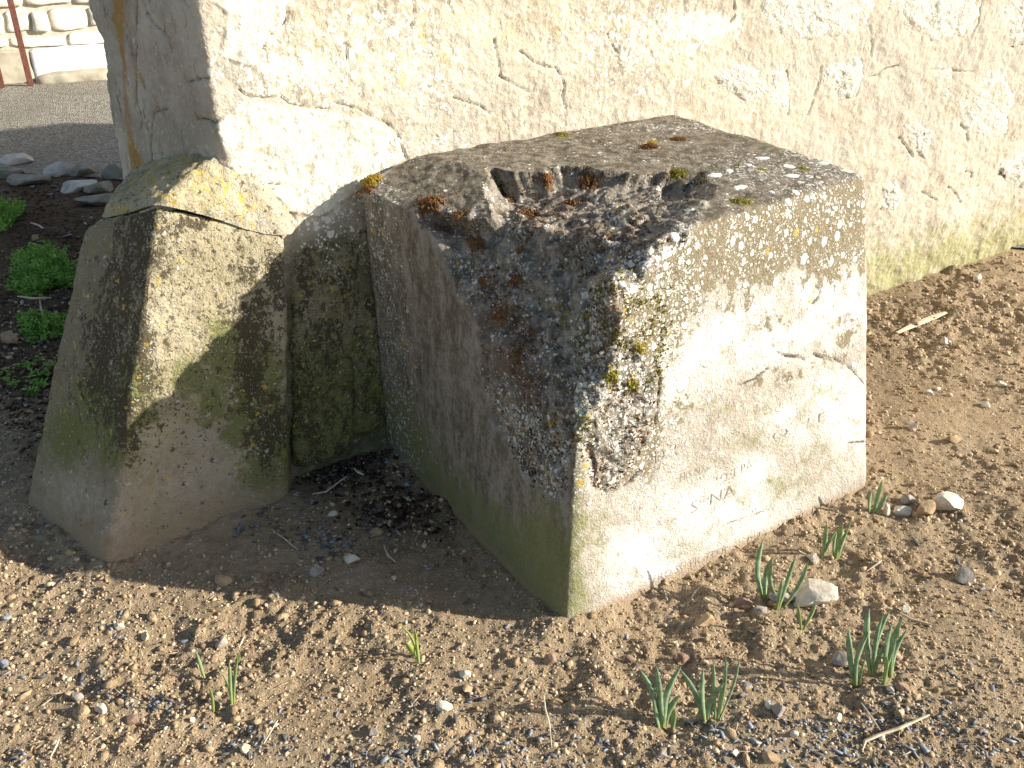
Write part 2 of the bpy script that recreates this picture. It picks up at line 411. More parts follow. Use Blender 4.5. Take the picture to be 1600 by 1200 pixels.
def axis(a, b, step, far, grow=1.16):
    c = list(np.arange(a, b, step)); s = step; e = b
    while e < far: c.append(e); s *= grow; e += s
    s = step; e = a; pre = []
    while e > -far: s *= grow; e -= s; pre.append(e)
    return np.array(pre[::-1] + c)
def build_ground():
    xs = axis(-1.5, 1.95, .0052, 90)
    ys = list(np.arange(-3, .95, .25)); y = 1.0; s = .0040
    while y < 90: ys.append(y); s = .0040 * (1 + .62 * (y - 1)) if y < 4.6 else s * 1.15; y += s
    ys = np.array(ys)
    X, Y = np.meshgrid(xs, ys, indexing='ij'); x, y = X.ravel(), Y.ravel()
    z = ground_h(x, y)
    V = np.stack([x, y, z], 1); px = P(V)
    # darker soil behind and left of the buttress and in the corner
    n = fbm(V, 6, 4, .6, 31)
    dark_soil = sstep(720, 560, px[:, 1]) * sstep(420, 200, px[:, 0]) * (y > 2.0)
    dark_soil = np.maximum(dark_soil, .85 * blobs(px, [(520, 730, 90, 60), (640, 800, 120, 50), (120, 640, 90, 60)]))
    dark_soil = np.maximum(dark_soil, .35 * blobs(px, [(1590, 850, 60, 60), (1460, 800, 60, 30), (1420, 480, 60, 40), (1390, 600, 40, 120)]))  # right edge: shade of soil hollows painted in as darker soil
    dark_soil = np.clip(dark_soil + .35 * n * (dark_soil > .05), 0, 1) * (y < 6)
    return tag(mesh('ground', V, gridF(len(xs), len(ys)), MS, attrs={'dark_soil': dark_soil}), kind='structure')
build_ground()

# ------------------------------------------------------------------ the tall rendered wall
WD = np.array([.83962, .54318, 0]); WN = np.array([.54318, -.83962, 0])   # along the wall, out of its front
WC = np.array([-.681, 2.2245, 0])
def Wp(x, y, off=0.0):
    d = ray(x, y); return CC + d * (((WC + WN * off) - CC) @ WN) / (d @ WN)
ED = np.array([-.70, .714, 0]); ED = ED / np.linalg.norm(ED); EN = np.array([-ED[1], ED[0], 0]); 
WALL_H = 2.72; END_L = .58
wall = thing('stone_wall', 'tall old rendered wall with cracked cream plaster behind the inscribed block', 'wall', tuple(WC))

CRACKS = [
 ([(372,138),(385,150),(400,152),(440,152),(452,162),(470,166),(510,170)], 2.6),
 ([(522,160),(560,170),(590,188),(604,192),(620,208),(628,230),(636,250)], 2.2),
 ([(326,186),(340,192),(358,190)], 2.2), ([(448,18),(446,32),(436,46),(418,56),(408,80)], 1.8),
 ([(646,0),(648,20),(643,45)], 1.8), ([(814,80),(826,88),(836,98),(852,104),(864,106)], 2.2),
 ([(868,104),(878,120),(884,135),(880,150),(884,170)], 2.2), ([(708,152),(730,160),(752,166),(766,178)], 1.5),
 ([(772,60),(778,90),(782,120),(800,130),(830,145)], 1.4), ([(538,66),(542,92)], 1.8),
 ([(378,280),(400,285),(440,288)], 1.8), ([(408,296),(430,308),(440,318),(452,330),(462,344)], 1.8),
 ([(950,50),(958,70),(965,82)], 1.5), ([(1148,0),(1150,25),(1140,42)], 2.0), ([(1345,95),(1346,120),(1338,150)], 2.0),
 ([(1228,110),(1232,140),(1230,180)], 2.0), ([(1360,120),(1372,118),(1385,108),(1405,102)], 1.6),
 ([(1530,0),(1528,30),(1515,62)], 2.0), ([(1360,40),(1364,70),(1362,90)], 1.3), ([(1450,108),(1480,110),(1520,112)], 1.8),
 ([(1503,190),(1510,205),(1512,222)], 1.8), ([(1262,180),(1270,160),(1280,130),(1284,105)], 1.8),
 ([(1480,292),(1492,302),(1500,316)], 2.4), ([(1405,215),(1418,232),(1428,246)], 2.2), ([(1440,300),(1460,312)],1.8),
 ([(1508,268),(1520,270),(1518,278)], 2.5), ([(700,0),(706,20)],1.2),([(1568,120),(1576,160),(1572,210)],1.5),
 ([(596,300),(575,312),(560,312)],1.6),([(512,362),(508,380),(502,395)],2.2)]
ECR = [([(237,262),(234,230),(238,190),(242,176),(262,170)], 2.4), ([(206,200),(210,150),(213,90),(212,40),(214,0)], 2.0),
       ([(180,300),(180,240),(178,180)], 1.8), ([(290,118),(292,128),(320,122),(332,121)], 1.8), ([(224,0),(232,20),(245,40),(262,52)], 1.6),
       ([(310,185),(322,186),(334,192),(350,192)], 2.2), ([(218,175),(222,190),(219,205)], 2.0), ([(190,205),(204,195),(208,180)], 2.0)]
PATCH = [([(352,20),(325,0),(445,0),(442,45),(412,72),(396,110),(345,90)], .006),
         ([(336,192),(380,156),(452,166),(520,174),(592,194),(620,212),(634,250),(560,300),(500,340),(430,330),(352,262)], .009)]
STONES_W = [  # rough stones that show through the render: photograph outlines
 [(1190,5),(1215,-15),(1340,-15),(1356,10),(1340,45),(1300,58),(1240,62),(1205,45)],
 [(1392,-12),(1528,-14),(1530,28),(1510,52),(1462,64),(1420,45),(1396,25)],
 [(1556,-10),(1600,-12),(1640,0),(1640,66),(1575,66),(1556,45)],
 [(1122,118),(1150,100),(1180,104),(1222,112),(1236,140),(1232,172),(1200,178),(1168,160),(1134,140)],
 [(1284,112),(1310,96),(1340,92),(1348,118),(1336,150),(1305,148),(1286,140)],
 [(1452,118),(1470,104),(1520,110),(1566,114),(1578,150),(1572,200),(1540,214),(1508,204),(1492,170),(1462,140)],
 [(1404,190),(1424,182),(1452,196),(1474,228),(1450,246),(1424,234)],
 [(1380,290),(1400,285),(1410,310),(1398,330),(1378,325)],
 [(1560,262),(1600,240),(1650,235),(1650,285),(1590,290)],
]
def build_wall():
    u1 = np.arange(END_L, 0.016, -.0045)                    # end face
    n_arc = 7
    a0 = math.atan2(EN[1], EN[0]); a1 = math.atan2(WN[1], WN[0])
    if a1 < a0: a1 += 2 * math.pi
    us = np.concatenate([np.arange(.014, 2.0, .0042), np.arange(2.0, 3.72, .0058), 3.72 * 1.12 ** np.arange(0, 6)])
    pts = []; nrm = []; ef = []
    # back face (plain), outer corner of end, end face, rounded corner, front
    bk = WC + ED * END_L
    for s in (6.0, 4.0, 2.0, 1.0, .4, .1): pts.append(bk + WD * s); nrm.append(-WN); ef.append(1)
    for s in u1: pts.append(WC + ED * s); nrm.append(EN); ef.append(1)
    for k in range(1, n_arc):
        t = k / n_arc; n = EN * (1 - t) + WN * t; n = n / np.linalg.norm(n)
        pts.append(WC + ED * .014 * (1 - t) ** 2 + WD * .014 * t ** 2); nrm.append(n); ef.append(1 - t)
    for s in us: pts.append(WC + WD * s); nrm.append(WN); ef.append(0)
    pts = np.array(pts); nrm = np.array(nrm); ef = np.array(ef)
    zs = np.concatenate([[-.25, -.1], np.arange(-.02, 1.38, .0042), 1.38 + .12 * np.arange(1, 20), [WALL_H]])
    zs = zs[zs <= WALL_H]
    nu, nz = len(pts), len(zs)
    V = np.repeat(pts, nz, 0); N = np.repeat(nrm, nz, 0); E = np.repeat(ef, nz)
    V[:, 2] = np.tile(zs, nu)
    px = P(V)
    back = ((V - WC) @ WN) < -.30 * 0 - .42
    d = .012 * fbm(V, 3, 3, .5, 41) + .006 * fbm(V, 16, 3, .55, 42) + .003 * fbm(V, 60, 3, .6, 43, True)
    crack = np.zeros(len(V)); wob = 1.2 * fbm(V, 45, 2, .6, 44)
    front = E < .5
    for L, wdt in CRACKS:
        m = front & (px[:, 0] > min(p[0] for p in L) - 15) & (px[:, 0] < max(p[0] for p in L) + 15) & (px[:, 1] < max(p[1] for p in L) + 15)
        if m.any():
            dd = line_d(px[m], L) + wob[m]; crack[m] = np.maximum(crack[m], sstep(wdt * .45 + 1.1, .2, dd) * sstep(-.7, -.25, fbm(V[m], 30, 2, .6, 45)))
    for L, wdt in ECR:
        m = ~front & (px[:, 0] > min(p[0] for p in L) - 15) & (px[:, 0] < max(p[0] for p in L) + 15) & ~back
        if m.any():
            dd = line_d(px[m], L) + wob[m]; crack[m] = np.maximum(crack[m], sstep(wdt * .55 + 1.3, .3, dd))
    pale = np.zeros(len(V))
    for poly, hgt in PATCH:
        m = front & (px[:, 0] < 700)
        sd = poly_sd(px[m], poly) + 5 * fbm(V[m], 20, 3, .6, 46)
        k = sstep(-2, 5, sd); d[m] += k * (hgt * .7 + .005 * fbm(V[m], 30, 4, .7, 47)); pale[m] = np.maximum(pale[m], k)
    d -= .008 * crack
    # the eroded right part: shallow hollows; rough foot of the wall
    er = sstep(1180, 1350, px[:, 0]) * front
    d += er * .009 * fbm(V, 9, 4, .6, 48)
    d += front * sstep(.35, .05, V[:, 2]) * .012 * (fbm(V, 12, 4, .6, 49) + .3)
    # irregular wall end: upper stone stands out to the left, eroded below
    uu = (V - WC) @ ED
    edge = (~front) & (uu > .30) & ~back
    prof = np.interp(V[:, 2], [0, .5, .8, .9, 1.0, 1.06, 1.12, 1.17, 1.3, 1.6, 4], [-.0, -.0, -.01, -.01, -.02, -.045, -.05, .0, -.02, -.03, -.03]) + .008 * fbm(V, 20, 3, .6, 50)
    V += ED * (prof * sstep(.38, .56, uu) * (~front))[:, None]
    V += N * d[:, None]
    lich = blobs(px, [(420, 110, 90, 60), (560, 60, 70, 60), (640, 60, 60, 60), (680, 120, 40, 60), (1000, 60, 90, 60), (520, 120, 80, 40), (660, 225, 60, 15), (520,340,60,60)]) * front
    yel = blobs(px, [(560, 60, 100, 60), (680, 60, 160, 60), (850, 40, 200, 60), (640, 120, 100, 60), (480, 300, 100, 30), (700, 200, 60, 40), (1060, 90, 60, 60)]) * front
    grey = blobs(px, [(370, 110, 50, 60), (720, 190, 90, 70), (1330, 90, 120, 80), (1560, 100, 80, 120), (1420, 150, 150, 80), (1300, 230, 80, 60)]) * front
    green = (sstep(.50, .02, V[:, 2]) * .85 * front * (px[:, 0] > 1000))
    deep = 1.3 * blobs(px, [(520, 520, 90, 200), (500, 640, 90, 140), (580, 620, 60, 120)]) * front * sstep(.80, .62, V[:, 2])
    pale = np.maximum(pale * .8, blobs(px, [(480, 240, 120, 60), (400, 30, 60, 50), (460, 110, 70, 30), (1100, 40, 80, 30)]) * front)
    rx = np.interp(px[:, 1], [0, 60, 140, 200, 260, 300], [188, 186, 192, 200, 214, 210])
    rust = .98 * np.exp(-((px[:, 0] - rx) / np.interp(px[:, 1], [0, 100, 200, 260], [15, 9, 9, 13])) ** 2) * np.interp(px[:, 1], [0, 60, 110, 200, 230, 300], [1, .9, .7, .6, 1, .9]) * (~front) * (px[:, 1] < 310)
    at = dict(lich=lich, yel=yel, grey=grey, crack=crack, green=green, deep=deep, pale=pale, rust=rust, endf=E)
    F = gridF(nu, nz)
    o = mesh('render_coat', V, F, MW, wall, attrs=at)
    # top and far end
    return V.reshape(nu, nz, 3), o
WV, wall_body = build_wall()
def wall_cap():
    top = WV[:, -1]; n = len(top)
    bot = top.copy(); topz = top.copy(); topz[:, 2] += .05
    c = topz.mean(0); V = np.vstack([bot, topz, [c]])
    F = [[i, i + 1, n + i + 1, n + i] for i in range(n - 1)] + [[n + i, n + i + 1, 2 * n] for i in range(n - 1)] + [[2 * n - 1, n, 2 * n]]
    F.append([n - 1, 0, n, 2 * n - 1])
    mesh('coping', V, F, M_MORTAR, wall, smooth=False)
    a, b = WV[-1], WV[0]          # closes the far end of the wall
    mesh('far_end', np.vstack([a[0], a[-1], b[-1], b[0]]), [[0, 1, 2, 3]], M_MORTAR, wall, smooth=False)
wall_cap()

def slab(poly_px, proud, mat, name, parent, seed, rough=.006, nr=22, ns=96, plane=Wp, nrm=WN):
    """a rough stone face seen through the render"""
    pts = np.array([plane(*q) for q in poly_px]); c = pts.mean(0)
    seg = np.linalg.norm(np.roll(pts, -1, 0) - pts, axis=1); cum = np.concatenate([[0], np.cumsum(seg)]); L = cum[-1]
    ring = np.array([[np.interp(t, cum, np.append(pts[:, k], pts[0, k])) for k in range(3)] for t in np.linspace(0, L, ns, endpoint=False)])
    V = []; 
    for i in range(nr + 1):
        t = i / nr
        V.append(c + (ring - c) * (1 - (1 - t) ** 1.0) if i else np.repeat(c[None], ns, 0))
    V = np.array(V).reshape(-1, 3); T = np.repeat(np.arange(nr + 1) / nr, ns)
    r0 = 1 + .20 * fbm(V, 26, 4, .65, seed); V = c + (V - c) * (1 + (r0 - 1) * T[:, None] ** 2 if False else (1 + (r0[:, None] - 1) * (T[:, None] ** 2)))
    h = proud * (1 - T ** 4) - .004 * T ** 4 + rough * 1.2 * fbm(V, 42, 4, .75, seed + 1) + rough * .9 * fbm(V, 16, 2, .5, seed + 2)
    V = V + nrm * h[:, None]
    a = np.arange((nr + 1) * ns).reshape(nr + 1, ns); b = np.roll(a, -1, 1)
    F = np.stack([a[:-1].ravel(), a[1:].ravel(), b[1:].ravel(), b[:-1].ravel()], 1)
    return mesh(name, V, F, mat, parent)
for i, poly in enumerate(STONES_W):
    slab([(np.mean([p[0] for p in poly]) + (x - np.mean([p[0] for p in poly])) * 1.12, np.mean([p[1] for p in poly]) + (y - np.mean([p[1] for p in poly])) * 1.12) for x, y in poly], .007, MR, 'rough_stone', wall, 60 + 5 * i, .009)

# ------------------------------------------------------------------ rock hull: a subdivided box between eight corners, rounded and roughened
def hull(corners, n, faces='XxYyZz', k=30):
    """corners: dict (i,j,k)->point, returns welded V, F, q"""
    t = np.linspace(-1, 1, n); A, B = np.meshgrid(t, t, indexing='ij'); A, B = A.ravel(), B.ravel(); O = np.ones_like(A)
    Q = []; F = []; g = gridF(n, n); off = 0
    for fc in faces:
        s = 1 if fc.isupper() else -1; ax = 'XYZ'.index(fc.upper())
        q = np.zeros((len(A), 3)); q[:, ax] = s; q[:, (ax + 1) % 3] = A; q[:, (ax + 2) % 3] = B
        Q.append(q); F.append((g if s > 0 else g[:, ::-1]) + off); off += len(q)
    Q = np.vstack(Q); F = np.vstack(F)
    key = np.round((Q + 1) * 1e5).astype(np.int64); key = key[:, 0] * 10 ** 12 + key[:, 1] * 10 ** 6 + key[:, 2]
    _, idx, inv = np.unique(key, return_index=True, return_inverse=True)
    Q = Q[idx]; F = inv.ravel()[F]
    q = Q * ((np.abs(Q) ** k).sum(1) ** (-1 / k))[:, None]
    V = 0
    for (i, j, l), c in corners.items():
        w = (1 + (2 * i - 1) * q[:, 0]) * (1 + (2 * j - 1) * q[:, 1]) * (1 + (2 * l - 1) * q[:, 2]) / 8
        V = V + w[:, None] * np.array(c, float)[None]
    return V, F, Q

def bvh_of(V, F):
    return BVHTree.FromPolygons([Vector(v) for v in V], [list(map(int, f)) for f in F])

# ------------------------------------------------------------------ the inscribed block
# x: along the inscribed face (F->R), y: back towards the wall, z: up
bF = G(882, 985); bR = G(1362, 762); bL = G(600, 690); ZT = .855
tF = G(915, 400, ZT); tR = G(1360, 270, ZT); tL = G(556, 254, .868); tB = np.array([.50, 3.0, ZT])
bB = bR + (bL - bF)
dn = lambda b, t, z: b + (b - t) * ((b[2] - z) / (t[2] - b[2]))
cor = {(0,0,0): dn(bF, tF, -.08), (1,0,0): dn(bR, tR, -.08), (0,1,0): dn(bL, tL, -.08), (1,1,0): dn(bB, tB, -.08),
       (0,0,1): tF, (1,0,1): tR, (0,1,1): tL, (1,1,1): tB}
FR_POLY = [(640,318),(668,300),(742,298),(748,276),(770,262),(860,268),(930,268),(1000,276),(1050,262),(1104,268),(1112,300),(1106,340),(1082,370),(1058,392),(1020,420),(985,446),(968,480),(982,530),(1012,560),(1026,600),(1028,650),(1012,690),(975,745),(948,780),(925,760),(905,700),(893,740),(880,800),(846,790),(812,740),(788,690),(768,655),(757,600),(742,530),(722,470),(690,400),(655,350)]
def build_block():
    V, F, Q = hull(cor, 200, 'XxYyZ', k=36)
    c0 = np.array([.16, 2.35, .38])
    px = P(V)
    n_lo = fbm(V, 9, 4, .6, 71)
    sd = poly_sd(px, FR_POLY) + 15 * fbm(V, 13, 3, .55, 72)
    vis = (Q[:, 1] < -.99) | (Q[:, 0] < -.99) | (Q[:, 2] > .99)
    M_ = (sd > 0) & vis
    # hull points on faces
    bv = bvh_of(V, F)
    def cast(x, y):
        d = Vector(ray(x, y)).normalized(); h = bv.ray_cast(Vector(CC), d); return np.array(h[0]) if h[0] else None
    def plane(a, b, c, off=0.0):
        n = np.cross(b - a, c - a); n /= np.linalg.norm(n)
        if n @ (a - c0) < 0: n = -n
        return n, n @ a + off
    planes = []
    A, B, C = cast(690, 365), cast(1085, 372), G(925, 302, ZT - .045)
    planes.append(plane(A, B, C, 0.0))
    A, B, C = cast(740, 500), cast(992, 500), cast(896, 690)
    planes.append(plane(A, B, C, .0))
    rel = V - c0; s = np.ones(len(V))
    rr = .020 * fbm(V, 7, 3, .55, 73) + .012 * fbm(V, 20, 4, .6, 74)
    for n, d in planes:
        den = rel @ n; ok = den > 1e-6
        sc = np.where(ok, (d + rr - n @ c0) / np.where(ok, den, 1), 9)
        s = np.where(M_, np.minimum(s, sc), s)
    # softened rim except at the crisp ledge
    ledge = sstep(322, 300, px[:, 1]) * sstep(715, 790, px[:, 0]) * sstep(1135, 1075, px[:, 0])
    rim = sstep(0, np.where((px[:, 0] > 930) & (px[:, 1] > 300), 75.0, 26.0), sd); rim = np.maximum(rim, ledge * sstep(-3, 5, sd)); s = np.where(M_, 1 - (1 - s) * rim, s)
    # always a little lower than the old skin inside the break
    s = np.where(M_, np.minimum(s, 1 - (.008 + .016 * (.6 + n_lo)) * sstep(0, np.where((px[:, 0] > 930) & (px[:, 1] > 300), 80.0, 12.0), sd)), s)
    s = np.clip(s, .35, 1)
    # bevelled left back corner
    A, B, C = G(640, 248, ZT + .0), G(735, 272, ZT), G(557, 300, .800)
    n, d = plane(A, B, C); den = rel @ n
    sc = np.where(den > 1e-6, (d - n @ c0 + .006 * n_lo) / np.where(den > 1e-6, den, 1), 9); s = np.minimum(s, np.maximum(sc, .6))
    # general skin relief
    top = sstep(.9, 1, Q[:, 2]); left = sstep(-.9, -1, Q[:, 0]) * (Q[:, 2] < .999)
    dd = .005 * fbm(V, 6, 3, .5, 75) + .0022 * fbm(V, 34, 3, .6, 76) + top * .010 * fbm(V, 11, 5, .65, 77) + left * .003 * fbm(V * np.array([1, 1, .6]), 26, 4, .65, 78)
    inside = sstep(-2, 10, sd) * vis
    dd = dd + inside * (.017 * fbm(V, 14, 4, .65, 79) + .006 * fbm(V, 50, 3, .65, 80))
    crack = np.zeros(len(V)); rf = Q[:, 1] < -.99; wob = 1.8 * fbm(V, 50, 2, .6, 81)
    for L, wdt, dep in [([(1214,551),(1228,556),(1250,558),(1256,562)],3.2,.012), ([(1272,553),(1282,558),(1298,562)],2.6,.010), ([(1304,560),(1318,568),(1330,576),(1337,584)],2.0,.008),
                   ([(1337,584),(1350,598),(1360,612)],1.2,.004),([(1150,600),(1158,601),(1180,592),(1200,575)],1.5,.004),([(1024,660),(1030,620),(1032,590),(1026,570)],1.6,.006),
                   ([(1000,735),(985,752),(975,760)],2.0,.005),
                   ([(1275,447),(1281,455),(1278,466),(1268,476)],2.0,.006),([(1140,818),(1170,806),(1200,796)],1.0,.003),([(1325,692),(1362,690)],1.6,.004)]:
        m = rf & (np.abs(px[:, 0] - np.mean([p[0] for p in L])) < 60)
        w_ = sstep(wdt * .6 + 1.2, .2, line_d(px[m], L) + wob[m]); crack[m] = np.maximum(crack[m], w_); dd[m] -= dep * w_
    # hollow in top, sharp pocket at rear right of the break
    pk = poly_sd(px, [(1048,262),(1102,266),(1104,292),(1070,300),(1046,290)]) 
    dd -= vis * .02 * sstep(-3, 8, pk)
    # flake lost on lower left of front edge; nibbled right edge
    dd -= .006 * sstep(0, 18, poly_sd(px, [(812,745),(830,720),(880,780),(888,900),(870,900),(840,830)])) * (Q[:, 0] < -.99)
    dd -= rf * .012 * sstep(.965, 1.0, Q[:, 0]) * sstep(-.2, .5, fbm(V, 22, 3, .6, 82))
    u = rel / np.linalg.norm(rel, axis=1)[:, None]
    V2 = c0 + rel * s[:, None] + u * dd[:, None]
    wv = inside[:, None] * np.stack([fbm(V2, 34, 4, .65, 85 + q) for q in range(3)], 1)
    V2 = V2 + .0125 * wv
    # surface marks
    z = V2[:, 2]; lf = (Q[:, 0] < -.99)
    nb = fbm(V, 5, 4, .6, 83)
    ytop = np.interp(px[:, 0], [950, 1050, 1110, 1240, 1360], [450, 400, 335, 290, 275])
    dark = sstep(250, 60, px[:, 1] - ytop + 90 * nb) * rf * .92
    dark = np.maximum(dark, rf * sstep(110, 20, np.abs(px[:, 0] - 975)) * sstep(830, 700, px[:, 1]) * .85)
    dark = np.maximum(dark, rf * .52 * blobs(px, [(1060,640,50,50),(1320,520,40,60),(1200,500,60,40),(1230,590,80,35),(1140,470,60,50),(1300,560,50,25),(1180,600,35,20)]))
    topf = (Q[:, 2] > .99).astype(float)
    topf = np.maximum(topf, sstep(.93, .99, Q[:, 2]) * .8)
    green = rf * (blobs(px, [(1290,720,70,60),(1120,640,90,40),(1230,760,90,35),(1280,610,80,25),(925,850,50,150),(1150,790,60,25),(1200,640,60,30),(1180,690,110,40)]) * .62)
    green = np.maximum(green, rf * sstep(965, 900, px[:, 0]) * .75)
    gl = sstep(.40, .02, z) * .84 + .45 * blobs(px, [(590,430,30,140),(860,820,45,90),(620,640,40,80)])
    green = np.maximum(green, lf * gl)
    green = np.maximum(green, inside * .6 * blobs(px, [(880,490,40,30),(985,600,28,24),(955,585,30,20),(1075,280,16,16),(1000,540,20,30)]))
    lich = rf * (.24 + .30 * sstep(240, 80, px[:, 1] - ytop) + .55 * sstep(1110, 1000, px[:, 0]) * (px[:, 1] < 800)) * sstep(880, 700, px[:, 1])
    lich = np.maximum(lich, topf * (.24 + .45 * blobs(px, [(1300,260,90,30),(1180,270,60,30),(1060,200,80,8)])))
    lich = np.maximum(lich, inside * .4 * sstep(.5, .42, z) + inside * .34)
    lich = np.maximum(lich, lf * .62 * sstep(660, 570, px[:, 0] - .11 * (px[:, 1] - 300)))
    redm = inside * blobs(px, [(760,500,40,20),(800,560,40,60),(820,690,15,30),(670,330,30,25),(850,300,60,20),(830,590,25,40)])
    white = rf * blobs(px, [(1090,545,70,50),(1140,520,60,30),(1240,655,35,35),(1330,650,40,60),(990,860,50,40),(1060,600,40,40),(1180,740,30,30),(1320,480,40,60),(1290,460,60,40),(1020,900,70,30),(1110,800,100,50),(1180,520,60,60),(1300,620,50,40),(1260,520,50,40)])
    mud = sstep(.045, .0, z - .012 * nb)
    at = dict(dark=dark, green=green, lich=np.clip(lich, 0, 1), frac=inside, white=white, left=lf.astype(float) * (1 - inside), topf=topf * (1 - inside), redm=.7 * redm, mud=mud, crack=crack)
    blk = thing('inscribed_block', 'big squared limestone block with worn inscription and broken mossy top corner', 'stone block', tuple(G(900, 830)))
    body = mesh('body', V2, F, MB, blk, attrs=at)
    return blk, bvh_of(V2, F), V2
block, BV, BVV = build_block()

def cast_block(x, y):
    h = BV.ray_cast(Vector(CC), Vector(ray(x, y)).normalized())
    return (np.array(h[0]), np.array(h[1])) if h[0] is not None else (None, None)

def basis(n):
    n = n / np.linalg.norm(n); a = np.array([0, 0, 1.]) if abs(n[2]) < .9 else np.array([1., 0, 0])
    u = np.cross(a, n); u /= np.linalg.norm(u); return u, np.cross(n, u), n

def lichen_patch(x, y, rpx, seed):
    p, n = cast_block(x, y)
    if p is None: return
    if n @ (CC - p) < 0: n = -n
    r = rpx * np.linalg.norm(p - CC) / FOC
    # a patch on a foreshortened face keeps its size on the stone
    u, v, w = basis(n); rs = np.random.default_rng(seed)
    ns, nr = 20, 3; ph = rs.random(4) * 6.28; V = []
    for i in range(nr + 1):
        for k in range(ns):
            a = 2 * math.pi * k / ns; rr = r * (i / nr) * (1 + .13 * math.sin(2 * a + ph[0]) + .09 * math.sin(5 * a + ph[1]) + .06 * math.sin(9 * a + ph[2]))
            q = p + (u * math.cos(a) + v * math.sin(a)) * rr
            h = BV.ray_cast(Vector(q + w * .03), Vector(-w), .08)
            if h[0] is not None: q = np.array(h[0])
            V.append(q + w * (.0014 if i < nr else -.0008) + w * rs.random() * .0006)
    a = np.arange((nr + 1) * ns).reshape(nr + 1, ns); b = np.roll(a, -1, 1)
    F = np.stack([a[:-1].ravel(), a[1:].ravel(), b[1:].ravel(), b[:-1].ravel()], 1)
    mesh('lichen_patch', V, F, M_LICHEN, block)
for i, (x, y, r) in enumerate([(1117,274,11),(1139,267,7),(1191,247,10),(1233,260,10),(1157,292,11),(1237,275,11),(1264,276,7),(1287,255,9),(1325,267,10),(1348,277,9),(1232,316,6),(1180,343,6),(1158,384,7),(1144,380,6),(1288,377,7),(1308,369,7),(1312,351,6),(1256,405,8),(1299,409,6),(1041,395,11),(1055,370,9),(1040,416,7),(1011,413,6),(990,452,8),(972,445,5),(1017,459,5),(1212,439,6),(1181,472,5),(1089,384,6),(1350,345,5),(1348,320,5),(1317,398,5),(1336,405,5),(1265,378,5),(1295,330,4),(1258,345,4),(1243,300,6),(1205,300,5),(1150,368,4),(1320,432,5),(1358,585,5),(1170,258,5),(1088,450,5),(1130,480,5)]):
    lichen_patch(x, y, r, 300 + i)

def moss_clump(x, y, rpx, mat, label, seed, flat=.55, name='moss_tuft', caster=cast_block, parent=None, dens=1.0):
    p, n = caster(x, y)
    if p is None: return
    rs = np.random.default_rng(seed); r = rpx * np.linalg.norm(p - CC) / FOC
    up = n * .5 + np.array([0, 0, .6]); up /= np.linalg.norm(up); u, v, w = basis(n)
    V = []; F = []
    N_ = int(min(340, 70 + rpx * 15) * dens)
    ph = rs.random(3) * 6.28
    for _ in range(N_):
        a = rs.random() * 6.283; t = rs.random() ** .7 * 1.15 * (1 + .3 * math.sin(2 * a + ph[0]) + .25 * math.sin(3 * a + ph[1]) + .15 * math.sin(7 * a + ph[2]))
        q = p + (u * math.cos(a) + v * math.sin(a)) * r * t
        hh = (BV if caster is cast_block else BTB).ray_cast(Vector(q + w * .05), Vector(-w), .12)
        if hh[0] is not None: q = np.array(hh[0])
        if abs((q - p) @ w) > .008 or np.linalg.norm(q - p) > r * 1.35: continue
        h = r * flat * .7 * (1.15 - t * t * .8) * (.35 + .9 * rs.random()); h = max(h, .003); b = .0016 + .0022 * rs.random()
        d = up + .55 * (rs.random(3) - .5); d /= np.linalg.norm(d); uu, vv, _w = basis(d); k = len(V)
        base = q - d * .002
        for ang in (0, 2.09, 4.19): V.append(base + (uu * math.cos(ang) + vv * math.sin(ang)) * b * .8)
        mid = base + d * h * .6
        for ang in (.4, 2.5, 4.6): V.append(mid + (uu * math.cos(ang) + vv * math.sin(ang)) * b)
        V.append(base + d * h)
        for i in range(3):
            j = (i + 1) % 3; F += [[k + i, k + j, k + 3 + j], [k + i, k + 3 + j, k + 3 + i], [k + 3 + i, k + 3 + j, k + 6]]
    o = mesh(name, np.array(V), np.array(F), mat, parent or block, smooth=False)
    if label: o['label'] = label
RED, DRK, OLI, YLW = M_MRED, M_MDARK, M_MOLIVE, M_MYEL
for i, (x, y, r, mt, fl) in enumerate([(673,322,24,RED,.6),(690,352,14,RED,.6),(745,381,17,RED,.5),(830,335,18,RED,.45),(893,318,20,RED,.45),(921,284,20,RED,.6),(806,440,13,RED,.6),(815,392,12,RED,.6),(753,439,10,RED,.5),(855,281,13,RED,.6),
    (782,292,22,DRK,.25),(800,312,16,RED,.3),(720,335,12,RED,.5),(580,284,17,YLW,.7),(575,296,14,RED,.5),(862,204,17,OLI,.5),(878,210,13,OLI,.45),(1016,229,15,RED,.5),(1020,222,8,YLW,.5),(1061,218,15,RED,.4),(1060,272,13,OLI,.7),(1158,315,17,OLI,.35),(1190,265,8,OLI,.4),(1255,263,9,OLI,.35),(985,600,14,OLI,.35),(955,588,16,OLI,.35),(1000,545,12,OLI,.35),(880,487,20,OLI,.2),(780,495,22,RED,.25),(810,560,18,RED,.25),(826,215,12,OLI,.3)]):
    moss_clump(x, y, r, mt, None, 500 + i, fl)

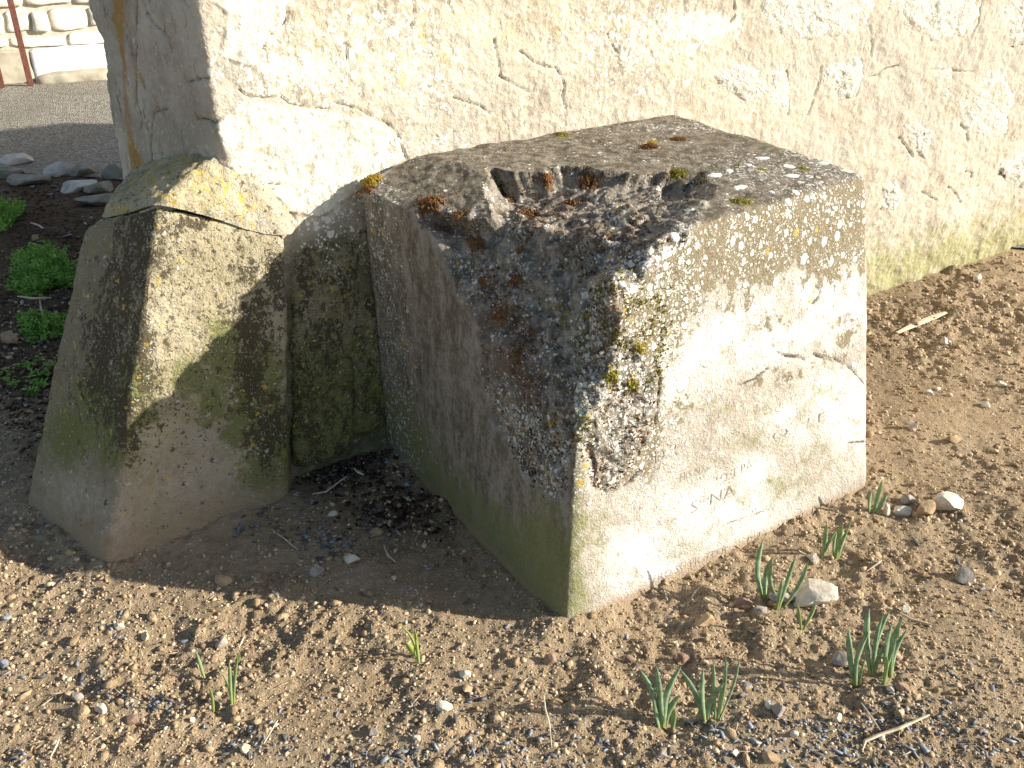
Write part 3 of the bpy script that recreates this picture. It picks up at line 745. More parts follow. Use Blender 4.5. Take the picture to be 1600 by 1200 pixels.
def moss_scatter(poly, n, thr, sc, mat, name, seed):
    rs = np.random.default_rng(seed); pl = np.array(poly, float); lo, hi = pl.min(0), pl.max(0)
    q = rs.uniform(lo, hi, (n, 2)); q = q[poly_sd(q, poly) > 0]; V = []; F = []
    hits = [cast_block(*p) for p in q]; hits = [(p, nn) for p, nn in hits if p is not None]
    Pn = np.array([h[0] for h in hits]); keep = fbm(Pn, sc, 4, .7, seed) > thr
    for (p, nn), kp in zip(hits, keep):
        if not kp: continue
        if nn @ (CC - p) < 0: nn = -nn
        for _ in range(3):
            b0 = p + (rs.random(3) - .5) * .006; d = nn * .7 + np.array([0, 0, .5]) + .9 * (rs.random(3) - .5); d /= np.linalg.norm(d)
            u, v, w = basis(d); h = rs.uniform(.0025, .0075); b = rs.uniform(.0012, .0026); k = len(V); b0 = b0 - d * .0015
            for ang in (0, 2.09, 4.19): V.append(b0 + (u * math.cos(ang) + v * math.sin(ang)) * b)
            V.append(b0 + d * h); F += [[k, k + 1, k + 3], [k + 1, k + 2, k + 3], [k + 2, k, k + 3]]
    tag(mesh(name, np.array(V), np.array(F), mat, block, smooth=False), kind='stuff')
moss_scatter(FR_POLY, 9000, .12, 13, M_MRED, 'thin_red_moss', 21)
moss_scatter(FR_POLY, 4000, .24, 11, M_MDARK, 'thin_dark_moss', 22)
moss_scatter([(900,440),(1060,400),(1050,560),(1000,700),(940,720),(880,600)], 3000, .12, 12, M_MOLIVE, 'thin_olive_moss', 23)
moss_scatter([(560,300),(640,250),(990,190),(1340,270),(1110,330),(1100,262),(750,262)], 3000, .30, 10, M_MOLIVE, 'thin_top_moss', 24)

# carved letters, worn almost flat; each line follows the tilt of the inscribed face
def inscription(txt, p0, p1, hpx, worn=.25, seed=0):
    a, n = cast_block(*p0); b, _ = cast_block(*p1)
    if a is None or b is None: return
    cu = bpy.data.curves.new('carved_line', 'FONT'); cu.body = txt; cu.size = 1; cu.resolution_u = 2; cu.offset = -.02
    to = bpy.data.objects.new('carved_line', cu); COL.objects.link(to)
    dg = bpy.context.evaluated_depsgraph_get(); me = bpy.data.meshes.new_from_object(to.evaluated_get(dg)); bpy.data.objects.remove(to)
    bm = bmesh.new(); bm.from_mesh(me); bmesh.ops.triangulate(bm, faces=bm.faces[:])
    V = np.array([v.co[:] for v in bm.verts]); F = [[v.index for v in f.verts] for f in bm.faces]; bm.free()
    W_ = V[:, 0].max(); ex = (b - a) / W_; fn = np.cross(b - a, np.array([0, 0, 1.])); fn /= np.linalg.norm(fn)
    if fn @ (CC - a) < 0: fn = -fn
    hh = hpx * np.linalg.norm(a - CC) / FOC / math.cos(PITCH) / .72; ez = np.array([.04, 0, 1.]) * hh
    Q = a + V[:, :1] * ex + V[:, 1:2] * ez
    out = []
    for q in Q:
        h = BV.ray_cast(Vector(q + fn * .05), Vector(-fn), .12)
        out.append((np.array(h[0]) if h[0] is not None else q) + fn * .0016)
    out = np.array(out); cen = np.array([out[f].mean(0) for f in F])
    keep = fbm(cen, 26, 3, .6, 90 + seed) > worn - .30
    par = list(range(len(out)))
    def find(i):
        while par[i] != i: par[i] = par[par[i]]; i = par[i]
        return i
    F = [f for f, k in zip(F, keep) if k]
    for f in F:
        for v in f[1:]: par[find(v)] = find(f[0])
    comp = {}
    for f in F: comp.setdefault(find(f[0]), []).append(f)
    for fs in comp.values():
        ids = sorted({v for f in fs for v in f}); mp = {v: i for i, v in enumerate(ids)}
        if len(ids) > 4: mesh('carved_letter', out[ids], [[mp[v] for v in f] for f in fs], M_ENGR, block, smooth=False)
inscription('D R I', (1022, 724), (1070, 706), 21, .0, 1)
inscription('I I', (1146, 650), (1162, 646), 16, .1, 2)
inscription('O N E', (1205, 690), (1290, 655), 14, .2, 3)
inscription('ERS NAR', (1062, 752), (1110, 734), 12, .25, 4)
inscription('ETROIT PAR', (1094, 770), (1186, 726), 14, .2, 5)
inscription('IS  NAVI', (1070, 806), (1170, 764), 19, .12, 6)
inscription('LI  DT', (1040, 828), (1072, 814), 16, .3, 7)
inscription('I CERO SIII PRI TOIR', (1000, 919), (1136, 862), 12, .02, 8)
inscription('INTER PEN', (1158, 854), (1300, 790), 11, .08, 9)
inscription('T', (1204, 545), (1212, 541), 14, .0, 10)

# ------------------------------------------------------------------ buttress stone at the wall corner
def attrs_buttress(V, Q):
    px = P(V); z = V[:, 2]; n = fbm(V, 6, 4, .6, 111)
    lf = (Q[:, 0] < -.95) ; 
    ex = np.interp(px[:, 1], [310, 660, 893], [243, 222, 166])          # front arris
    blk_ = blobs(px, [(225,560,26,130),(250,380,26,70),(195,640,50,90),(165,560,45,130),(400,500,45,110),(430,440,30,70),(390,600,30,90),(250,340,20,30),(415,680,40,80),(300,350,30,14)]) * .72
    blk_ = np.maximum(blk_, lf * .60 * sstep(700, 600, px[:, 1]) * sstep(130, 200, px[:, 0] + .25 * (px[:, 1] - 400)))  # left face: black mottling strengthened to paint in its shade
    green = 1.15 * blobs(px, [(150,640,50,90),(210,600,40,60),(350,560,50,90),(440,700,50,90),(180,690,60,60),(110,680,60,70),(230,650,30,25),(410,740,50,60),(380,660,50,60),(330,620,40,60),(400,600,70,90),(300,590,50,40)]) * .72
    pink = blobs(px, [(280,760,110,80),(200,830,60,80),(110,780,70,50),(330,700,60,60)])
    bspot = sstep(.15, .4, z) * (~lf) * .9 + .2
    lich = .30 + .7 * blobs(px, [(245,440,16,90),(235,500,16,70),(450,420,26,60),(250,330,20,20)])
    yel = .10 + .35 * blobs(px, [(250,370,14,50),(455,430,8,40),(430,580,40,60)])
    mud = sstep(.16, .0, z + .05 * n) * .8
    return dict(lft=lf.astype(float), blk=blk_, green=green, pink=pink, bspot=bspot, lich=lich, yel=yel, mud=mud)
butt = thing('buttress_stone', 'sloping lichen-covered buttress stone leaning at the wall corner', 'buttress', tuple(G(250, 830)))
gL, gF, gR = G(40, 790), G(165, 893), G(450, 782)
hF, hL, hR = G(245, 318, .84), G(130, 352, .74), G(452, 372, .71)
hR = hR + np.array([.0, .0, 0])
bodyc = {(0,0,0): dn(gF, hF, -.10), (1,0,0): dn(gR, hR, -.10), (0,1,0): dn(gL, hL, -.10), (1,1,0): np.array([-.62, 2.55, -.1]),
         (0,0,1): hF, (1,0,1): hR, (0,1,1): hL, (1,1,1): np.array([-.78, 2.52, .72])}
V, F, Q = hull(bodyc, 120, 'XxYyZ', k=26)
cB = np.array([-.9, 2.25, .35]); u = V - cB; u /= np.linalg.norm(u, axis=1)[:, None]
px = P(V)
flare = blobs(px, [(60, 770, 50, 60), (150, 850, 60, 60)])
V = V + u * (.010 * fbm(V, 5, 3, .5, 101) + .005 * fbm(V, 24, 4, .6, 102) + .0025 * fbm(V, 70, 2, .6, 103, True) + .008 * flare)[:, None]
sdn = sstep(0, 14, poly_sd(px, [(430,365),(470,365),(470,700),(452,720),(440,600),(446,480)]) + 5 * fbm(V, 25, 3, .6, 104))
V = V - u * (.010 * sdn)[:, None]
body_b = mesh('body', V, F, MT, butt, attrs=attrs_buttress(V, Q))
BTB_ = (V, F)
ck = lambda p, dz: np.array(p) + np.array([0, 0, dz])
APX = np.array([-.665, 2.27, .925])
def arc3(pts, n):
    pts = np.array(pts); seg = np.linalg.norm(np.diff(pts, axis=0), axis=1); c = np.concatenate([[0], np.cumsum(seg)]); t = np.linspace(0, c[-1], n)
    return np.stack([np.interp(t, c, pts[:, k]) for k in range(3)], 1)
_n = (hR - hF)
def build_cap(nr=70, ns=260):
    out = arc3([[-.74, 2.62, .80], [-1.0, 2.48, .80], hL + [.026, .036, .004], (hL + hF) / 2 + [.006, .006, -.001], hF + [.0, -.006, .002], hF * .65 + hR * .35 + [.006, -.004, .003], hF * .3 + hR * .7 + [.004, -.002, -.008], hR + [.006, .004, .0], [-.54, 2.42, .74]], ns)
    k = np.array([1., 4, 6, 4, 1]) / 16
    for _ in range(24): out[2:-2] = sum(w * out[j:len(out) - 4 + j] for j, w in enumerate(k))
    V = []; T = []
    inn = out + (APX - out) * .12; inn[:, 2] = out[:, 2]
    V.append(inn); T.append(np.zeros(ns))                                  # underside lip
    for t in np.linspace(0, .12, 6)[::-1]: q = out + (APX - out) * t; q[:, 2] = out[:, 2]; V.append(q); T.append(np.zeros(ns))
    for t in np.linspace(0, 1, nr) ** 1.25:
        q = out + (APX - out) * t; rise = 1 - (1 - t) ** 1.35
        q[:, 2] = out[:, 2] * (1 - rise) + APX[2] * rise + .014 * sstep(0, .07, t) * (1 - t)
        V.append(q); T.append(np.full(ns, sstep(0, .05, np.array([t]))[0]))
    V = np.vstack(V); T = np.concatenate(T)
    V = V + np.array([0, 0, 1.]) * (T * (.020 * fbm(V, 8, 3, .6, 105) + .010 * fbm(V, 26, 4, .7, 106)))[:, None]
    V[:, :2] += (.009 * np.stack([fbm(V, 22, 4, .65, 107), fbm(V, 26, 3, .6, 108)], 1))
    return V, gridF(nr + 7, ns)
Vc, Fc = build_cap()
pxc = P(Vc)
mesh('cap', Vc, Fc, MT, butt, attrs=dict(palec=.55 * sstep(300, 380, pxc[:, 0]), lft=np.zeros(len(Vc)), blk=.12 * np.ones(len(Vc)), green=.1 + .3 * blobs(pxc, [(190,310,40,30)]), pink=np.zeros(len(Vc)),
     bspot=.5 * np.ones(len(Vc)), lich=.5 + .5 * blobs(pxc, [(380,310,80,40),(350,330,60,30),(400,340,50,30)]),
     yel=.3 + .6 * blobs(pxc, [(370,320,50,20),(285,275,60,34),(245,290,45,26),(330,290,40,26),(180,325,30,15),(300,255,40,20)]), mud=np.zeros(len(Vc))))

# footing stones in the shaded corner between buttress and block
def footing(px_poly, proud, depth, seed, zlo=None, nn=70):
    p = [Wp(*q) for q in px_poly]      # bottom-left, bottom-right, top-right, top-left
    o = lambda q, d: q + WN * d
    c = {(0,0,0): o(p[0], proud), (1,0,0): o(p[1], proud), (1,0,1): o(p[2], proud * .6), (0,0,1): o(p[3], proud * .6),
         (0,1,0): o(p[0], -depth), (1,1,0): o(p[1], -depth), (1,1,1): o(p[2], -depth), (0,1,1): o(p[3], -depth)}
    V, F, Q = hull(c, nn, 'XxYZz', k=8); F = F
    V, F2, Q = hull(c, nn, 'XxyZz', k=5); F = F2
    cc = V.mean(0); u = V - cc; u /= np.linalg.norm(u, axis=1)[:, None]
    V = V + u * (.020 * fbm(V, 9, 3, .55, seed) + .006 * fbm(V, 36, 3, .6, seed + 1))[:, None]
    px = P(V); n = len(V)
    mesh('footing_stone', V, F, MT, wall, attrs=dict(lft=.5 * np.ones(n), blk=.42 * np.ones(n), green=.45 + .4 * sstep(480, 640, px[:, 1]), pink=np.zeros(n), bspot=.6 * np.ones(n),
         lich=.2 + .6 * sstep(600, 420, px[:, 1]), yel=.15 * np.ones(n), mud=np.zeros(n)))
footing([(452, 735), (542, 702), (556, 545), (455, 565)], .040, .06, 120)
footing([(530, 682), (606, 668), (604, 545), (535, 560)], .020, .06, 126)
footing([(450, 585), (560, 560), (566, 362), (452, 378)], .020, .06, 132)
footing([(540, 575), (608, 560), (592, 330), (548, 345)], .010, .06, 138)

# ------------------------------------------------------------------ road and what stands beyond it
def build_road():
    a = G(-260, 250)[:2]; b = G(200, 285)[:2]; d = (b - a) / np.linalg.norm(b - a)
    pts = []; ns = 60
    near = [a + d * t for t in np.linspace(-14, 16, ns)]
    fa, fb = G(0, 132)[:2], G(180, 118)[:2]; fd = (fb - fa) / np.linalg.norm(fb - fa)
    far = [fa + fd * t + 0 for t in np.linspace(-14, 16, ns)]
    V = []; nv = 16
    for i in range(ns):
        for j in range(nv):
            t = j / (nv - 1); q = near[i] * (1 - t) + far[i] * t
            V.append((q[0], q[1], 0))
    V = np.array(V); V[:, 2] = .006 + .004 * fbm(V, 2, 2, .5, 140)
    j0 = np.tile(np.arange(nv), ns)
    V[:, :2] += (j0 == 0)[:, None] * (.10 * fbm(V, 3, 2, .5, 141))[:, None] * np.array([-d[1], d[0]])
    tag(mesh('road', V, gridF(ns, nv), MROAD), kind='structure')
    return fa, fd
fa, fd = build_road()

def far_wall():
    t = thing('far_wall', 'sunlit rubble stone wall with whitewashed plinth across the road', 'wall', (fa[0], fa[1], 0))
    D = np.array([fd[0], fd[1], 0]); N = np.array([fd[1], -fd[0], 0])
    O = np.array([fa[0], fa[1], 0.])
    def fp(x, y, off=0):
        d = ray(x, y); return CC + d * (((O + N * off) - CC) @ N) / (d @ N)
    def box(name, s0, s1, z0, z1, d0, d1, mat, seed, amp=.01, n=14, k=10):
        c = {}
        for i, s in enumerate((s0, s1)):
            for j, dd in enumerate((d1, d0)):
                for l, z in enumerate((z0, z1)): c[(i, j, l)] = O + D * s + N * dd + np.array([0, 0, z])
        V, F, Q = hull(c, n, 'XxYyZz', k=k)
        if n < 8: V = V + D * (.022 * fbm(V, 9, 2, .6, seed + 7))[:, None] + np.array([0, 0, 1]) * (.018 * fbm(V, 7, 2, .6, seed + 9))[:, None]
        V = V + N * (amp * fbm(V, 8, 3, .6, seed))[:, None] + np.array([0, 0, 1]) * (amp * .5 * fbm(V, 6, 2, .6, seed + 3))[:, None]
        return mesh(name, V, F, mat, t)
    zt = fp(60, 76)[2]; zr = zt
    s_at = lambda x, y: (fp(x, y) - O) @ D
    sW0, sW1 = s_at(50, 100), s_at(178, 90)
    box('backing', -6, 7, -.1, 2.6, -.45, -.05, M_MORTAR, 150, .006, 30, 60)
    box('plinth', -6, sW0 - .003, -.1, zt, -.04, .03, M_CONC, 152, .008, 30, 60)
    p = box('plinth', sW0, 7, -.1, zt, -.04, .035, M_PAINT, 154, .004, 30, 60); p['label'] = 'brilliant white painted stretch of plinth'
    # earth bank against the foot of the painted stretch
    b = box('earth_bank', sW0 + .0, sW0 + .66, -.05, .085, .02, .20, M_CONC, 156, .03, 16, 3)
    b['label'] = 'crumbly earth against the foot'
    # rubble courses
    rs = random.Random(11); z = zt + .012
    hts = [.10, .17, .19, .15, .18, .16, .2, .17, .19, .15, .2]
    for r, h in enumerate(hts):
        s = -4.0 - rs.random() * .3
        while s < 3.2:
            wv = rs.uniform(.14, .36) if h > .12 else rs.uniform(.3, .6)
            hh = h * rs.uniform(.82, .98)
            k = rs.random()
            if k < .22 and h > .14 and s > -2.6 and s < 1.6:
                box('stone', s, s + wv - .035, z, z + hh * .52, -.07, rs.uniform(-.03, -.008), M_RUBBLE, 160 + r, .012, 5, 7)
                box('stone', s + .01, s + wv - .04, z + hh * .62, z + hh, -.07, rs.uniform(-.03, -.01), M_RUBBLE, 161 + r, .012, 5, 7)
            else:
                box('stone', s, s + wv - .022, z + rs.uniform(-.01, .012), z + hh * rs.uniform(.9, 1.03), -.07, rs.uniform(-.032, -.006), M_RUBBLE, 160 + r, .016, 7, 9)
            s += wv
        z += h + .02
    # rusty iron posts standing just in front
    def post(x0, y0, zt_, wd, label, off):
        q = G(x0, y0); g = thing('iron_post', label, 'post', (q[0], q[1], 0), 'rusty posts before the far wall')
        top = np.array([q[0] - .03, q[1] + .01, zt_])
        c = {}
        for i in (0, 1):
            for j in (0, 1):
                for l in (0, 1):
                    base = (np.array([q[0], q[1], -.05]) if l == 0 else top)
                    c[(i, j, l)] = base + D * (i - .5) * wd - N * (j - .5) * .012
        V, F, Q = hull(c, 12, 'XxYyZz', 20); mesh('flange', V, F, M_RUST, g)
        c2 = {k: np.array(v) + D * (wd * .5 - .006 * (2 * k[0] - 1) - (k[0] - .5) * wd) - N * (.006 + .02 * k[1] + .001) for k, v in c.items()}
        c2 = {}
        for i in (0, 1):
            for j in (0, 1):
                for l in (0, 1):
                    base = (np.array([q[0], q[1], -.05]) if l == 0 else top)
                    c2[(i, j, l)] = base + D * (wd * .5 - .008 + .008 * i) - N * (.0065 + .028 * j)
        V, F, Q = hull(c2, 8, 'XxYyZz', 20); mesh('web', V, F, M_RUST, g)
    post(49, 136, 1.6, .045, 'rusty iron post before the whitewashed plinth, right of the pair', 0)
    post(4, 139, 1.6, .045, 'rusty iron post at the left edge of the view', 0)
far_wall()

# ------------------------------------------------------------------ loose stones
def rock(name, label, cat, c, size, mat, seed, sub=3, flat=.7, yaw=None, group=None, sink=.25, ang=.35):
    bm = bmesh.new(); bmesh.ops.create_icosphere(bm, subdivisions=sub, radius=1)
    V = np.array([v.co[:] for v in bm.verts]); F = np.array([[v.index for v in f.verts] for f in bm.faces]); bm.free()
    rs = np.random.default_rng(seed)
    # facet by random planes, then roughen
    for _ in range(9):
        n = rs.normal(size=3); n /= np.linalg.norm(n); d = rs.uniform(.42, .78); t = V @ n
        V = V - n * (np.clip(t - d, 0, None))[:, None] * .92
    V = V * (1 + .22 * fbm(V + seed, 1.7, 4, .6, seed))[:, None]
    s = np.array(size, float)
    if len(s) < 3: s = np.array([s[0], s[1], min(s[0], s[1]) * flat])
    V = V * s; a = rs.random() * 6.28 if yaw is None else yaw
    ca, sa = math.cos(a), math.sin(a); V = np.stack([V[:, 0] * ca - V[:, 1] * sa, V[:, 0] * sa + V[:, 1] * ca, V[:, 2]], 1)
    V = V + np.array([0, 0, s[2] * (1 - 2 * sink) ])
    o = mesh(name, V, F, mat, smooth=True); o.location = c
    o.data.set_sharp_from_angle(angle=ang) if hasattr(o.data, 'set_sharp_from_angle') else None
    return tag(o, label, cat, group)

def pxs(c, px): return px * np.linalg.norm(np.array(c) - CC) / FOC
STN = [ # x, y(centre), half width px, half depth px, material, label
 (1268,930,38,24,M_PEB,'largest loose stone, angular cream limestone lump beside the daffodil leaves'),
 (1222,932,22,12,M_PEBG,'flat brownish stone half hidden behind the big cream lump'),
 (1478,786,24,17,M_PEB,'wedge-shaped tan stone touching an ochre stone right of the block'),
 (1448,796,15,17,M_PEBO,'ochre orange stone leaning on the wedge-shaped tan stone'),
 (1408,798,14,12,M_PEB,'lumpy cream stone next to the sprout at the block corner'),
 (1384,798,9,14,M_PEB,'thin upright white sliver beside the sprout at the block corner'),
 (1420,782,12,8,M_PEBG,'pale grey stone behind the lumpy cream stone'),
 (1504,896,17,14,M_PEBG,'grey-white angular stone alone in a dark hollow at right'),
 (1270,872,13,8,M_PEB,'rounded yellowish pebble left of the twin sprouts'),
 (1413,952,7,9,M_PEB,'small round white pebble above the large leaf clump at right'),
 (1100,970,18,11,M_PEBO,'tan soil-crusted stone below the block front face'),
 (1162,940,13,10,M_PEBR,'brown-pink pebble in the soil left of the first leaf pair'),
 (1187,952,12,9,M_PEBG,'mauve-grey pebble at the foot of the leaf pair'),
 (547,872,15,11,M_PEB,'yellowish stone lying on blue chips in the block shadow'),
 (495,893,12,11,M_PEBG,'round grey pebble among blue chips in the block shadow'),
 (520,803,9,6,M_PEB,'small cream pebble in the shaded hollow near the buttress'),
 (350,905,15,8,M_PEBO,'orange clay lump at the sunlit edge of the buttress shadow'),
 (695,1102,13,10,M_PEB,'cream pebble ringed by blue chips at lower centre'),
 (652,1152,7,6,M_PEB,'small white pebble near the bottom edge at centre'),
 (584,1142,9,7,M_PEBG,'flat grey pebble left of the small white one near the bottom'),
 (858,1030,11,13,M_PEBR,'red-brown angular stone below the block corner'),
 (725,1052,11,8,M_PEB,'squarish pale stone between the single yellow sprout and the block'),
 (730,1076,11,6,M_PEBO,'flat tan stone under the squarish pale one'),
 (158,1106,9,12,M_PEB,'cream pebble at lower left beside a grey one'),
 (121,1088,9,11,M_PEBG,'grey upright pebble at lower left'),
 (187,978,8,8,M_PEB,'white pebble on a dark cluster at left below the buttress'),
 (228,994,9,6,M_PEB,'small cream pebble right of the dark cluster at left'),
 (347,1004,10,12,M_PEBG,'purple-grey stone behind the two left sprouts'),
 (385,1168,9,10,M_PEB,'cream pebble on blue chips at bottom left'),
 (207,1125,10,9,M_PEBR,'brown soil-coloured pebble near the bottom left'),
 (300,1124,6,6,M_PEB,'tiny white pebble left of the blue chips at lower left'),
 (1405,1072,13,10,M_PEBR,'brick-red pebble at the foot of the large leaf clump'),
 (1389,1077,8,7,M_PEB,'white round pebble touching the brick-red one'),
 (1217,1110,14,12,M_PEBG,'rounded grey-brown pebble at lower right of centre'),
 (1200,1103,8,7,M_PEB,'cream pebble resting by the rounded grey-brown one'),
 (1308,1122,8,9,M_PEB,'buff pebble below the large leaf clump'),
 (1405,1115,7,9,M_PEBO,'upright ochre pebble among blue chips at lower right'),
 (1376,1150,8,9,M_PEB,'white pebble under the fork of the pale twig'),
 (1406,1112,6,5,M_PEB,'small buff pebble by the pale twig'),
 (1203,1184,15,7,M_PEBO,'pinkish flat stone at the bottom right of centre'),
 (1148,1176,8,6,M_PEB,'cream pebble at the bottom edge right of centre'),
 (1240,1147,7,7,M_PEB,'round buff pebble near the bottom at right'),
 (1310,1058-30,16,11,M_PEBG,'half-buried grey stone left of the large leaf clump'),
 (1065,838+190,11,8,M_PEBR,'reddish pebble above the leftmost thick leaf clump'),
 (985,1030,9,8,M_PEBR,'small terracotta pebble left of the thick leaf clump'),
 (1035,1187-10,9,6,M_PEBG,'grey pebble near the bottom under the leaf clumps'),
 (1475,532,7,6,M_PEB,'white stone by the end of the wood splinter'),
 (1525,434,7,8,M_PEB,'greenish white stone near the foot of the wall at right'),
 (1424,665,8,8,M_PEB,'bright stone close to the right side of the block'),
 (1540,632,8,6,M_PEB,'pale stone in the bare soil at far right'),
 (1450,612,7,5,M_PEB,'small pale stone in the bare soil right of the block'),
 (1565,600,6,6,M_PEB,'small cream stone at the right edge'),
 (1465,447+160,5,4,M_PEB,'tiny cream stone right of the block'),
 (1490,686,12,8,M_PEBO,'flat yellowish stone right of the block'),
 (15,530,14,12,M_PEBO,'buff rounded stone at the left edge below the weeds'),
 (55,372,6,5,M_PEBO,'small ochre pebble in the dark soil at left'),
 (12,956+8,8,5,M_SLATE,'blue-grey slate piece at the left edge of the sunlit soil'),
 (8,1038,9,7,M_SLATE,'pale blue slate lump at the left edge'),
]
for i, (x, y, rx, ry, mt, lab) in enumerate(STN):
    c = GP(x, y + ry * .5); sx = pxs(c, rx); sy = pxs(c, ry)
    rock('slate_piece' if mt is M_SLATE else ('stone' if rx > 11 else 'pebble'), lab, 'stone' if rx > 11 else 'pebble', c, (sx, sx * .8, max(sy * 1.0, sx * .35)), mt, 700 + i, 3, yaw=random.uniform(-.5, .5))
# edging stones between the flower bed and the road
for i, (x, y, rx, ry, mt, lab) in enumerate([
 (30,246,34,9,M_PROCK,'flat pale edging stone at the left end of the road edge'),
 (8,262,26,12,M_DROCK,'dark mossy edging lump at the left edge by the road'),
 (92,258,30,13,M_PROCK,'long grey-white edging stone in the middle of the road edge'),
 (128,260,26,14,M_DROCK,'mossy rounded edging stone behind the whitish one'),
 (122,283,28,14,M_PROCK,'whitish edging stone in front of the mossy rounded one'),
 (160,288,24,15,M_DROCK,'grey-green edging stone nearest the wall end'),
 (150,306,34,12,M_DROCK,'low greenish edging stone in front, beside the wall end'),
 (45,275,30,10,M_DROCK,'brown earthy edging lump in the middle of the bed border'),
 (178,262,16,16,M_DROCK,'small upright edging stone touching the wall end')]):
    c = G(x, y + ry); sx = pxs(c, rx); sz = pxs(c, ry) * .9
    rock('edging_stone', lab, 'stone', c, (sx, sx * .75, sz), mt, 800 + i, 3, yaw=.3, group='edging stones along the road')

# ------------------------------------------------------------------ loose wood and straw lying on the soil
def stick(name, label, cat, pts, wpx, mat, lift=.004, group=None, flat=1.0):
    P3 = [GP(x, y, lift + h) for x, y, h in pts]
    V = []; F = []; n = 5
    for i, q in enumerate(P3):
        a = P3[max(i - 1, 0)]; b = P3[min(i + 1, len(P3) - 1)]; d = (b - a) / (np.linalg.norm(b - a) + 1e-9)
        s = np.cross(d, [0, 0, 1]); s /= np.linalg.norm(s) + 1e-9; t = np.cross(s, d)
        r = pxs(q, wpx) * .5 * (.55 if i in (0, len(P3) - 1) else 1)
        for k in range(n): an = 2 * math.pi * k / n; V.append(q + s * r * math.cos(an) + t * r * flat * math.sin(an))
    for i in range(len(P3) - 1):
        for k in range(n): F.append([i * n + k, i * n + (k + 1) % n, (i + 1) * n + (k + 1) % n, (i + 1) * n + k])
    F += [list(range(n))[::-1], [len(V) - n + k for k in range(n)]]
    return tag(mesh(name, V, F, mat, smooth=False), label, cat, group)
stick('wood_splinter', 'flat bleached wood splinter lying on the soil right of the block', 'wood', [(1402,520,.004),(1430,507,.006),(1460,495,.006),(1478,488,.004)], 11, M_WOOD, flat=.35)
stick('twig', 'pale forked twig, long arm, at the lower right corner', 'twig', [(1347,1172,.0),(1352,1158,.006),(1375,1148,.010),(1405,1138,.014),(1452,1117,.016)], 5, M_STRAW)
stick('twig', 'thin dry twig rising towards the pale forked twig', 'twig', [(1376,1142,.006),(1362,1120,.02),(1346,1098,.03)], 3, M_STRAW)
stick('straw', 'upright dry straw standing at lower centre', 'straw', [(862,1168,.0),(858,1130,.03),(852,1108,.045),(849,1082,.06)], 3, M_STRAW)
stick('straw', 'bent straw in the shade left of the block', 'straw', [(600,852,.002),(606,868,.003),(618,878,.002)], 4, M_STRAW)
stick('straw', 'thin straw leaning on the shaded side of the block', 'straw', [(675,765,.0),(680,742,.03),(682,725,.06)], 3, M_STRAW)
stick('twig', 'long root-like twig at the right edge of the daffodil clump', 'twig', [(1402,955,.0),(1425,968,.004),(1462,978,.002)], 3.5, M_STRAW)
stick('straw', 'curved straw right of the twin sprouts', 'straw', [(1355,892,.0),(1372,880,.004),(1378,876,.004),(1388,881,.002)], 3, M_STRAW)
stick('straw', 'short white straw below the block face', 'straw', [(936,980,.001),(944,990,.002),(952,998,.001)], 3, M_STRAW)
stick('straw', 'short straw close to the foot of the inscribed face', 'straw', [(1038,922,.001),(1043,938,.002)], 3.5, M_STRAW)
stick('straw', 'broken straw between the block foot and the red pebble', 'straw', [(1080,935,.001),(1086,925,.006),(1092,918,.008)], 3, M_STRAW)
stick('straw', 'straw lying at bottom left corner', 'straw', [(78,1185,.0),(88,1165,.01),(92,1155,.012)], 4, M_STRAW)
stick('straw', 'long leaning straw by the blue chips at bottom left', 'straw', [(412,1162,.0),(422,1145,.012),(434,1125,.02)], 3, M_STRAW)
stick('twig', 'brown twig in the sun below the buttress', 'twig', [(60,966,.002),(78,967,.004),(98,965,.002)], 5, M_PEBR)
stick('twig', 'dry twig over the weeds at left, lying level', 'twig', [(28,463,.06),(50,466,.07),(80,465,.07)], 3.5, M_STRAW)
stick('twig', 'dry twig over the weeds at left, hanging down', 'twig', [(62,468,.06),(64,480,.03),(66,490,.01)], 3, M_STRAW)
stick('straw', 'pale straw in the dark soil above the weeds', 'straw', [(48,348,.004),(60,352,.006),(69,358,.004)], 3.5, M_STRAW)
stick('straw', 'thin straw in the shade below the buttress foot', 'straw', [(425,828,.002),(445,842,.004),(466,860,.002)], 2.5, M_STRAW)
stick('straw', 'bright straw in the corner between buttress and block', 'straw', [(553,732,.002),(560,738,.004),(568,742,.002)], 5, M_WOOD)
stick('twig', 'dark twig crossing the leaf litter in the corner', 'twig', [(488,772,.004),(510,768,.008),(540,745,.012)], 3, M_STRAW)
stick('straw', 'short straw on the soil behind the two left sprouts', 'straw', [(373,1012,.001),(378,1002,.008),(382,992,.012)], 3.5, M_STRAW)

